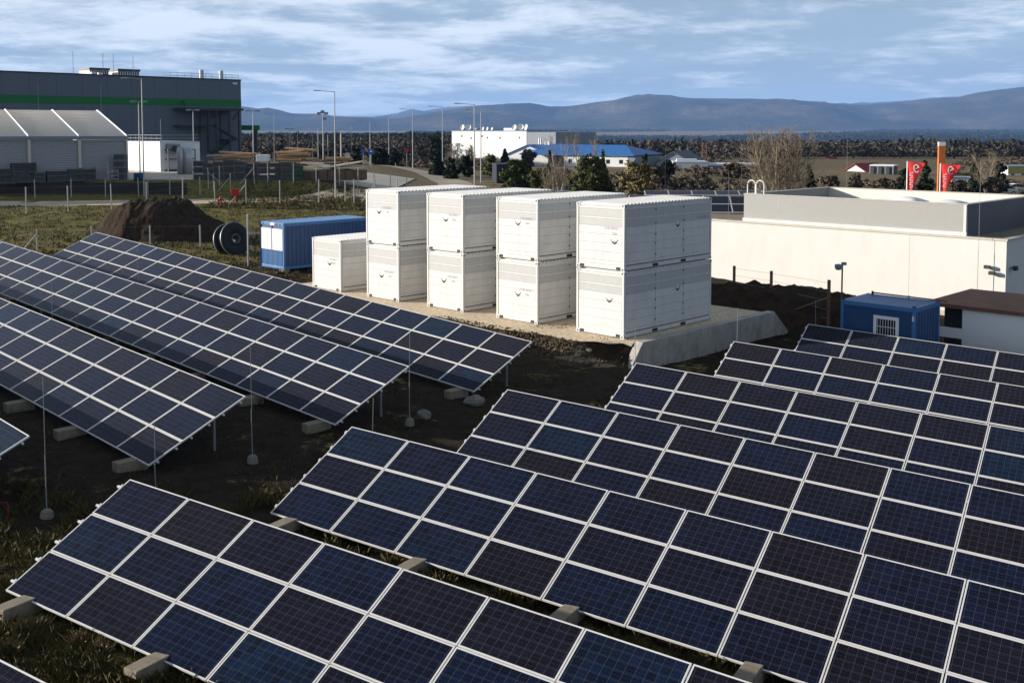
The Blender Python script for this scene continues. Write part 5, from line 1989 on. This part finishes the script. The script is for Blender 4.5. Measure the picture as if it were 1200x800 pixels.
def car(loc, rz, label, paint):
    t = thing('parked_car', label, 'car', loc, rz)
    prof = [(-2.1, 0.35), (-2.12, 0.75), (-1.9, 0.92), (-1.0, 1.0), (0.0, 1.0), (1.9, 0.98), (2.08, 0.85), (2.1, 0.35)]
    M_ = Matrix.Translation((0, -0.85, 0))
    bevel(MB().prism(prof, 1.7, M_).build('body', paint, t), 0.08, 3)
    cab = [(-1.15, 0.98), (-0.45, 1.42), (0.2, 1.5), (1.0, 1.45), (1.75, 0.98)]
    bevel(MB().prism(cab, 1.44, Matrix.Translation((0, -0.72, 0))).build('windows', M_glass, t), 0.06, 3)
    top = [(-0.5, 1.435), (0.2, 1.51), (1.05, 1.46), (1.0, 1.50), (0.2, 1.56), (-0.45, 1.47)]
    MB().prism(top, 1.36, Matrix.Translation((0, -0.68, 0))).build('car_roof', paint, t)
    for xx in (-1.3, 1.3):
        for sg in (-1, 1):
            w_ = MB().lathe([(0, -0.1), (0.2, -0.1), (0.32, -0.08), (0.32, 0.08), (0.2, 0.1), (0, 0.1)], 18, Matrix.Translation((xx, sg * 0.8, 0.32)) @ Matrix.Rotation(R(90), 4, 'X')).build('wheel', M_black, t)
            MB().lathe([(0, -0.115), (0.18, -0.11), (0.18, 0.11), (0, 0.115)], 14, Matrix.Translation((xx, sg * 0.8, 0.32)) @ Matrix.Rotation(R(90), 4, 'X')).build('rim', M_galv, w_)
    for sg in (-0.6, 0.6):
        MB().box((-2.13, sg - 0.18, 0.62), (-2.05, sg + 0.18, 0.76)).build('headlight', M_hallw, t)
    return t


d_ = 92.0
x = atx(658.5, d_)
car((x, d_, zat(223.5, d_) - 1.55), R(12), 'black car behind the containers, only its curved roof showing', M_carpaint)
for (px, d_, rz, lab, pt) in ((1190, 175, 5, 'white car parked at the right edge behind the white building', M_hallw), (1178, 168, -8, 'pale car lower than the white one, near the right edge', mat('silver_car_paint', (0.45, 0.46, 0.48), 0.35))):
    x = atx(px, d_)
    car((x, d_, H(x, d_)), R(rz), lab, pt)

# ------------------------------------------------------------------ trees and scrub
def leaf_cloud(cen, rad, n, size, flat=0.5, shell=0.55, seed=1, elong=1.0):
    """n small random triangles in each of the ellipsoids (cen, rad)"""
    g = np.random.default_rng(seed)
    cen, rad = np.asarray(cen, float).reshape(-1, 3), np.asarray(rad, float).reshape(-1, 3)
    k = len(cen)
    d = g.normal(size=(k, n, 3))
    d /= np.linalg.norm(d, axis=-1, keepdims=True)
    r = (shell + (1 - shell) * g.random((k, n, 1))) ** 0.8
    p = (cen[:, None] + d * r * rad[:, None]).reshape(-1, 3)
    m = len(p)
    a = g.normal(size=(m, 3))
    a /= np.linalg.norm(a, axis=1, keepdims=True)
    b = np.cross(a, g.normal(size=(m, 3)))
    b /= np.linalg.norm(b, axis=1, keepdims=True)
    s = size * (0.6 + 0.8 * g.random((m, 1)))
    nr = d.reshape(-1, 3) + 0.45 * g.normal(size=(m, 3)) + np.array([0, 0, 0.25])
    nr /= np.linalg.norm(nr, axis=1, keepdims=True)
    flip = np.sign((np.cross(a, b) * nr).sum(1, keepdims=True))
    b = b * np.where(flip == 0, 1, flip)
    V = np.stack([p - a * s * elong, p - b * s * 0.6, p + a * s * elong, p + b * s * 0.6], 1).reshape(-1, 3)
    Fc = np.arange(m * 4).reshape(-1, 4)
    LAST['n'] = np.repeat(nr, 4, 0)
    return V, Fc


LAST = {}


def tree_leaf(name, label, cat, p, h, w, kind, m_leaf, seed, group=None, leaf=0.16, dens=1.0):
    t = thing(name, label, cat, p, 0, group)
    g = np.random.default_rng(seed)
    MB().tube([(0, 0, -0.3), (g.normal() * 0.05 * w, 0, h * 0.4), (g.normal() * 0.05 * w, g.normal() * 0.05 * w, h * 0.9)], max(0.07, w * 0.035), 0.03, n=7).build('trunk', M_bark, t)
    cen, rad = [], []
    if kind == 'conifer':
        L = max(6, int(h * 1.5))
        for i in range(L):
            f = (i + 0.3) / L
            rr = w / 2 * (1 - f) ** 0.8 * (0.85 + 0.3 * g.random())
            kk = max(1, int(7 * (1 - f) + 1))
            for j in range(kk):
                a = 2 * math.pi * (j / kk + g.random() * 0.6)
                q = rr * (0.45 + 0.45 * g.random())
                cen.append((q * math.cos(a), q * math.sin(a), h * (0.06 + 0.92 * f) + g.normal() * 0.1))
                rad.append((rr * 0.42 + 0.1, rr * 0.42 + 0.1, h / L * 0.75))
    else:
        kk = int(46 * max(1, w / 4))
        for i in range(kk):
            a, f = 2 * math.pi * g.random(), g.random()
            z = h * (0.08 + 0.82 * f)
            env = w / 2 * math.sqrt(max(0.05, 1 - (max(0, f - 0.30) / 0.72) ** 2)) * (0.75 + 0.35 * g.random())
            q = env * math.sqrt(g.random()) * 0.9
            s = w * 0.10 * (0.7 + 0.7 * g.random())
            cen.append((q * math.cos(a), q * math.sin(a), z))
            rad.append((s, s, s * 0.8))
    n = int(75 * dens)
    V, Fc = leaf_cloud(cen, rad, n, leaf, seed=seed, shell=0.3, elong=1.3)
    link('crown', npmesh('crown', V, Fc, m_leaf, nrm=LAST['n']), t)
    return t


def branches(mb, p, d, L, r, lev, g, spread=0.55, n=5):
    pts = [p]
    q, dd = Vector(p), Vector(d).normalized()
    for i in range(4):
        dd = (dd + Vector((g.normal() * 0.09, g.normal() * 0.09, g.normal() * 0.05 + 0.04))).normalized()
        q = q + dd * (L / 4)
        pts.append(q.copy())
    mb.tube(pts, r, r * 0.5, n=n if lev > 1 else 3, cap=False)
    if lev == 0:
        return
    k = 4 if lev > 1 else 5
    for i in range(k):
        f = 0.3 + 0.7 * (i + g.random() * 0.5) / k
        j = min(3, int(f * 4))
        b = pts[j].lerp(pts[j + 1], min(1, f * 4 - j))
        a = 2 * math.pi * g.random()
        o = dd.orthogonal().normalized()
        o = Matrix.Rotation(a, 3, dd) @ o
        nd = (dd + o * (spread + 0.35 * g.random()) + Vector((0, 0, 0.12))).normalized()
        branches(mb, b, nd, L * (0.50 + 0.25 * g.random()), r * 0.5, lev - 1, g, spread, n)


def bare_tree(label, p, h, stems, seed, m_=M_twig, spread=0.5, lev=3, r=0.11, fan=0.35, group='bare trees', fuzz=None):
    t = thing('bare_tree', label, 'tree', p, 0, group)
    g = np.random.default_rng(seed)
    tr, cr = MB(), MB()
    for s in range(stems):
        a = 2 * math.pi * (s / stems) + g.random()
        d = Vector((math.cos(a) * fan, math.sin(a) * fan * 0.6, 1)).normalized()
        if stems == 1:
            d = Vector((g.normal() * 0.04, 0, 1)).normalized()
        pts = [Vector((0, 0, -0.2))]
        q = Vector((d.x * 0.2, d.y * 0.2, 0))
        for i in range(5):
            q = q + d * (h * 0.17)
            d = (d + Vector((g.normal() * 0.07, g.normal() * 0.07, 0.06))).normalized()
            pts.append(q.copy())
        tr.tube(pts, r, r * 0.45, n=7)
        for i in range(9):
            f = 0.18 + 0.82 * i / 8
            x = f * (len(pts) - 1)
            j = min(len(pts) - 2, int(x))
            b = pts[j].lerp(pts[j + 1], x - j)
            aa_ = 2 * math.pi * g.random()
            nd = (d + Vector((math.cos(aa_), math.sin(aa_), 0.1)) * (spread + 0.2 * g.random())).normalized()
            branches(cr, b, nd, h * 0.34 * (1.15 - 0.65 * f), r * 0.36, lev - 1, g, spread)
    tr.build('trunk', m_, t)
    cr.build('crown', m_ if m_ is not M_birch else M_twig, t)
    if fuzz:
        fuzz_w, fm = fuzz
        V, Fc = leaf_cloud([(0, 0, h * 0.62)], [(fuzz_w, fuzz_w, h * 0.36)], 900, 0.07, shell=0.2, seed=seed, elong=3.0)
        link('twig_mass', npmesh('twig_mass', V, Fc, fm), t)
    return t


def base_at(px, ybase=None, d_=None):
    if ybase is not None:
        return G(px, ybase)
    x = atx(px, d_)
    return Vector((x, d_, H(x, d_)))


def crown_px(label, px, yt, w_px, kind, m_, seed, ybase=None, d_=None, name='shrub', cat='shrub', group=None, leaf=None, dens=1.0):
    p = base_at(px, ybase, d_)
    h = zat(yt, p.y) - p.z
    w = w_px / F * p.y
    return tree_leaf(name, label, cat, p, h, w, kind, m_, seed, group, leaf or max(0.12, p.y * 0.0013), dens)


GP = 'evergreens along the road'
for i, (lab, px, yt, w, kind, m_, kw) in enumerate((
        ('spreading olive green pine bush nearest the bend of the access road', 606, 186, 46, 'bush', L_pine, dict(d_=128)),
        ('low bright pine bush in front of the spreading one by the dark blue skip', 588 + 42, 194, 28, 'bush', L_pine, dict(d_=120)),
        ('narrow dark conifer left of the pale birch stems', 645, 175.5, 15, 'conifer', L_dark, dict(d_=150)),
        ('largest green pine, broad crown, right of the birch stems above the containers', 692, 179, 58, 'bush', L_pine, dict(d_=112)),
        ('pointed top of a pine rising from the right part of the largest pine', 706, 176.5, 22, 'conifer', L_pine, dict(d_=114)),
        ('broad olive brown shrub right of the largest pine', 747, 184, 56, 'bush', L_olive, dict(d_=108)),
        ('dark conifer directly behind the broad olive brown shrub', 756, 178, 20, 'conifer', L_dark, dict(d_=135)),
        ('dark bushy tree right of the olive brown shrub, before the grey-roofed house', 783, 187, 18, 'bush', L_dark, dict(d_=170)),
        ('small cone-shaped conifer left of the arm lamp post with the left arm', 512, 177, 17, 'conifer', L_dark, dict(d_=168)),
        ('low dark conifer right of the lamp post with the left arm', 528, 184, 18, 'conifer', L_dark, dict(d_=160)),
        ('dark bush group left of the pair of lamp posts', 546, 181, 22, 'bush', L_dark, dict(d_=165)),
        ('dark bush between the pair of lamp posts and the dark blue skip', 574, 181, 22, 'bush', L_pine, dict(d_=170)),
        ('rounded dark tree far behind, left of the white hall', 511, 158, 19, 'bush', L_dark, dict(d_=330)),
        ('dark pine right of the blue and white road sign', 444, 172, 22, 'bush', L_dark, dict(d_=200)),
        ('dark pine just left of the red warning sign', 462, 174, 18, 'conifer', L_dark, dict(d_=205)),
        ('dark pine left of the round blue road sign', 416, 170, 18, 'conifer', L_dark, dict(d_=215)),
        ('dark fir tucked against the right side of the big bare tree', 950, 192, 28, 'conifer', L_dark, dict(d_=104)),
        ('tall dark conifer between the two red banners', 1086, 184.5, 36, 'conifer', L_dark, dict(d_=100)),
        ('dark conifer just left of the left red banner', 1062, 192, 26, 'bush', L_dark, dict(d_=112)),
        ('dark narrow conifer right of the orange tower', 1145, 186, 18, 'conifer', L_dark, dict(d_=170)),
        ('dark rounded conifer second from the right edge', 1172, 188, 24, 'bush', L_dark, dict(d_=165)),
        ('dark shrub left of the flat-roofed shelter, behind the rod on the grey parapet', 1003, 203, 26, 'bush', L_brown, dict(d_=140)),
        ('brown leafless thicket right of the dark fir by the big bare tree', 975, 203, 30, 'bush', L_brown, dict(d_=120)),
        ('brown thicket in front of the grey half of the low white workshop', 862, 192, 40, 'bush', L_brown, dict(d_=190)),
        ('brown bush in the straw field left of the ladder hoops', 822, 203, 20, 'bush', L_brown, dict(d_=165)),
        ('brown bushes before the row of small white walls', 1128, 211, 26, 'bush', L_brown, dict(d_=150)),
        ('dark bushes below the flat-roofed shelter', 1040, 208, 34, 'bush', L_brown, dict(d_=150)),
        ('grey-brown bushes before the lilac grey shed', 1166, 207, 30, 'bush', L_brown, dict(d_=150)),
        ('small cone-shaped bush in front of the white gable of the blue-roofed hall', 592, 174.5, 10, 'conifer', L_dark, dict(d_=275)),
        ('dark spreading bush before the white gable of the blue-roofed hall', 620, 174, 20, 'bush', L_brown, dict(d_=265)),
        ('bushy dark tree at the left end of the straw field, behind the olive shrub', 772, 193, 22, 'bush', L_brown, dict(d_=150)))):
    kw = dict(kw)
    nm = 'conifer' if kind == 'conifer' else 'shrub'
    crown_px(lab, px, yt, w, kind, m_, 40 + i, name=nm, cat='tree' if kind == 'conifer' else 'shrub', **kw)

p = base_at(915, d_=98)
bare_tree('big many-stemmed leafless tree right behind the ladder hoops', p, zat(152, 98) - p.z, 8, 5, M_twig, 0.55, 3, 0.12, 0.36, fuzz=(2.7, L_brown))
for i, (lab, px, yt, d_, st) in enumerate((
        ('tall pale birch with slim stems left of the largest pine', 656, 160, 122, 2),
        ('pale leafless tree with a spread crown over the blue roof', 697, 159, 200, 1),
        ('slim leafless tree rising before the left part of the blue roof', 677, 158, 190, 1),
        ('low leafless bushy tree at the foot of the birch stems', 652, 192, 118, 5),
        ('leafless tree right of the orange tower, between dark conifers', 1158, 180, 160, 3),
        ('small leafless tree before the white hall, at its left end', 533, 169, 300, 2),
        ('small round leafless tree before the middle of the white hall', 552, 171, 290, 3))):
    p = base_at(px, d_=d_)
    bare_tree(lab, p, zat(yt, d_) - p.z, st, 60 + i, M_birch if st < 3 else M_twig, 0.45, 3, 0.10 * max(1, d_ / 150), 0.22 if st < 5 else 0.6)

# low scrub and dry weeds over the fields: nobody could count it
g = np.random.default_rng(3)
cen, rad = [], []
while len(cen) < 900:
    y = g.uniform(118, 420)
    x = g.uniform(-0.12, 0.5) * y
    px = 600 + F * x / y
    if noise.noise(Vector((x * 0.03, y * 0.03, 4))) < 0.02 or abs(px - 547) < 45 and y < 185:
        continue
    if y < 175 and x < -6:
        continue
    if 262 < y < 310 and -6 < x < 40:
        continue
    if 390 < y and -25 < x < 20:
        continue
    if y > 190 and 0.24 < x / y < 0.42:
        continue
    s = g.uniform(0.35, 1.0) * (1 + y / 300)
    cen.append((x, y, H(x, y) + s * 0.35))
    rad.append((s, s, s * 0.6))
V, Fc = leaf_cloud(cen, rad, 34, 0.26, shell=0.2, seed=5, elong=1.6)
tag(link('scrub', npmesh('scrub', V, Fc, L_brown, nrm=LAST['n'])), kind='stuff')


# woods: crowns of brown leafless and dark evergreen trees in the valley
def wood(name, n, ylo, yhi, alo, ahi, hgt, r0, m_, seed, thr=-0.1, fs=0.0016, per=26, size=1.3):
    g = np.random.default_rng(seed)
    cen, rad = [], []
    tries = 0
    while len(cen) < n and tries < n * 30:
        tries += 1
        y = ylo + (yhi - ylo) * g.random() ** 1.3
        x = g.uniform(alo, ahi) * y
        if noise.noise(Vector((x * fs, y * fs * 0.5, seed))) < thr:
            continue
        s = g.uniform(0.7, 1.25)
        r = r0 * s
        cen.append((x, y, H(x, y) + hgt * s * 0.55))
        rad.append((r, r, hgt * s * 0.48))
    V, Fc = leaf_cloud(cen, rad, per, size, shell=0.35, seed=seed, elong=1.4)
    return tag(link(name, npmesh(name, V, Fc, m_, nrm=LAST['n'])), kind='stuff')


wood('bare_wood', 500, 345, 540, -0.27, -0.062, 6.0, 2.8, L_wood, 21, -0.25, 0.01, 60, 0.45)
wood('bare_wood', 2600, 430, 1300, -0.62, -0.02, 7, 3.8, L_wood, 22, -0.05, 0.004, 56, 0.6)
wood('pine_wood', 2600, 520, 1500, -0.62, -0.02, 8, 3.8, L_far, 23, -0.02, 0.004, 34, 1.2)
wood('pine_wood', 3400, 1000, 2600, -0.62, 0.10, 12, 6.5, L_far, 24, -0.25, 0.002, 26, 2.2)
wood('bare_wood', 3400, 520, 1500, 0.0, 0.62, 8, 4.2, L_wood, 25, -0.25, 0.004, 50, 0.8)
wood('bare_wood', 6000, 1200, 3100, 0.05, 0.62, 12, 6.0, L_wood, 26, -0.3, 0.0022, 36, 1.4)
wood('bare_wood', 700, 380, 800, 0.08, 0.60, 6.0, 3.0, L_wood, 27, 0.0, 0.006, 44, 0.6)
wood('pine_wood', 6000, 3000, 5200, -0.1, 0.62, 12, 9, L_far, 28, -0.22, 0.0012, 22, 3.0)
wood('pine_wood', 3200, 4300, 8600, -0.62, 0.62, 15, 22, L_far, 29, 0.10, 0.0007, 20, 8)

# ------------------------------------------------------------------ rough grass among the tables
def blades(n, xr, yr, seed, keep, h=(0.08, 0.30), w=0.010):
    g = np.random.default_rng(seed)
    x = g.uniform(*xr, n)
    y = g.uniform(*yr, n)
    nn = np.array([noise.noise(Vector((a * 0.8, b * 0.8, seed))) + 0.5 * noise.noise(Vector((a * 2.6, b * 2.6, seed + 2))) for a, b in zip(x, y)])
    k = keep(x, y, nn)
    x, y, nn = x[k], y[k], nn[k]
    z = Hn(x, y) + 0.02
    m = len(x)
    hh = g.uniform(h[0], h[1], m) * (0.6 + 0.8 * np.clip(nn + 0.3, 0, 1))
    a = g.uniform(0, 2 * np.pi, m)
    lean = g.normal(0, 0.45, (m, 2)) * hh[:, None]
    dx, dy = np.cos(a) * w, np.sin(a) * w
    B = np.stack([x, y, z], 1)
    V = np.stack([B + np.stack([dx, dy, 0 * x - 0.05], 1), B - np.stack([dx, dy, 0 * x + 0.05], 1),
                  B + np.stack([lean[:, 0] * 0.4 - dx * 0.7, lean[:, 1] * 0.4 - dy * 0.7, hh * 0.6], 1), B + np.stack([lean[:, 0], lean[:, 1], hh], 1)], 1).reshape(-1, 3)
    return V, np.arange(m * 4).reshape(-1, 4)


V1, F1 = blades(110000, (-15, 9), (12.5, 24), 3, lambda x, y, n: n > 0.02, (0.05, 0.24), 0.0045)
V2, F2 = blades(40000, (-24, 14), (22, 44), 5, lambda x, y, n: n > 0.25, (0.04, 0.13), 0.006)
V3, F3 = blades(70000, (-62, -9), (56, 100), 6, lambda x, y, n: n > -0.05, (0.06, 0.20), 0.022)
V4, F4 = blades(26000, (-30, 2), (99, 119), 8, lambda x, y, n: n > -0.1, (0.10, 0.35), 0.04)
V5, F5 = blades(90000, (-13.5, -3), (12.8, 19.5), 13, lambda x, y, n: n > -0.35, (0.03, 0.13), 0.003)
parts_ = [(V1, F1), (V2, F2), (V3, F3), (V4, F4), (V5, F5)]
V = np.concatenate([q[0] for q in parts_])
off = np.cumsum([0] + [len(q[0]) for q in parts_])
Fb = np.concatenate([q[1] + o_ for q, o_ in zip(parts_, off)])
tag(link('grass', npmesh('grass', V, Fb, L_grass)), kind='stuff')
# tall dry tufts by the lower edge of the nearest table
g = np.random.default_rng(12)
for i, (px, py) in enumerate(((28, 735), (46, 733), (118, 762), (122, 756), (160, 790), (12, 762), (95, 752))):
    p = G(px, py)
    n = 380
    a = g.uniform(0, 2 * np.pi, n)
    rr = np.abs(g.normal(0, 0.07, n))
    hh = g.uniform(0.05, 0.20, n)
    x, y = rr * np.cos(a), rr * np.sin(a)
    lx, ly = x * 0.6 + g.normal(0, 0.035, n), y * 0.6 + g.normal(0, 0.035, n)
    w = 0.0017
    V = np.stack([np.stack([x - w, y, 0 * x], 1), np.stack([x + w, y, 0 * x], 1), np.stack([x + lx * 0.5 + w * 0.6, y + ly * 0.5, hh * 0.65], 1), np.stack([x + lx * 1.2, y + ly * 1.2, hh], 1)], 1).reshape(-1, 3)
    o = link('grass_tuft', npmesh('grass_tuft', V, np.arange(n * 4).reshape(-1, 4), MATS.get('dry_stalks') or mat('dry_stalks', (0.24, 0.18, 0.085), 0.9, var=0.4, scale=6)))
    place(o, p)
    tag(o, ['pale dry tuft left of the leftmost sunlit block', 'dry grass tuft right beside the leftmost sunlit block', 'upright dry tuft below the lower edge of the nearest table, left', 'dry tuft nestled against the upright one below the nearest table', 'dry tuft left of the block at the bottom edge', 'pale tuft in the rough grass at the left edge', 'small dry tuft between the leftmost block and the upright tuft'][i], 'grass tuft', 'dry grass tufts by the nearest table')

# clods and small stones on the bare soil
g = np.random.default_rng(31)
pts_ = []
while len(pts_) < 9000:
    k = g.random()
    if k < 0.30:
        x, y = P2(g.uniform(-9, 0.4), g.uniform(-3.4, -1.4))
        s_ = g.uniform(0.02, 0.09)
    elif k < 0.75:
        x, y = g.uniform(-14, 8), g.uniform(20, 40)
        s_ = g.uniform(0.012, 0.045)
    else:
        x, y = g.uniform(-32, -6), g.uniform(52, 80)
        s_ = g.uniform(0.03, 0.12)
    a, b = ab(x, y)
    if -21.5 < a < 1.2 and -1.3 < b < 9.6:
        continue
    pts_.append((x, y, H(x, y) + s_ * 0.25, s_))
pts_ = np.array(pts_)
oct_ = np.array([(1, 0, 0), (0, 1, 0), (-1, 0, 0), (0, -1, 0), (0, 0, 0.8), (0, 0, -0.8)], float)
V = pts_[:, None, :3] + oct_[None] * pts_[:, 3][:, None, None] * (0.6 + 0.8 * g.random((len(pts_), 6, 1)))
fo = np.array([(0, 1, 4), (1, 2, 4), (2, 3, 4), (3, 0, 4), (1, 0, 5), (2, 1, 5), (3, 2, 5), (0, 3, 5)])
Fo = (fo[None] + (np.arange(len(pts_)) * 6)[:, None, None]).reshape(-1, 3)
tag(link('soil_clods', npmesh('soil_clods', V.reshape(-1, 3), Fo, mat('clod_earth', (0.075, 0.055, 0.036), 1.0, var=0.5, scale=1.5, spec=0.1))), kind='stuff')

# ------------------------------------------------------------------ haze
hz = MB().box((-27000, -600, -38), (27000, 25000, 620)).build('haze', [])
m = bpy.data.materials.new('haze_air')
m.use_nodes = True
nt = m.node_tree
nt.nodes.clear()
pv = N(nt, 'ShaderNodeVolumePrincipled')
pv.inputs['Color'].default_value = (0.31, 0.55, 1.0, 1)
pv.inputs['Density'].default_value = 4.6e-5
pv.inputs['Anisotropy'].default_value = 0.0
ou = N(nt, 'ShaderNodeOutputMaterial')
nt.links.new(pv.outputs[0], ou.inputs['Volume'])
hz.data.materials.append(m)
tag(hz, kind='stuff')
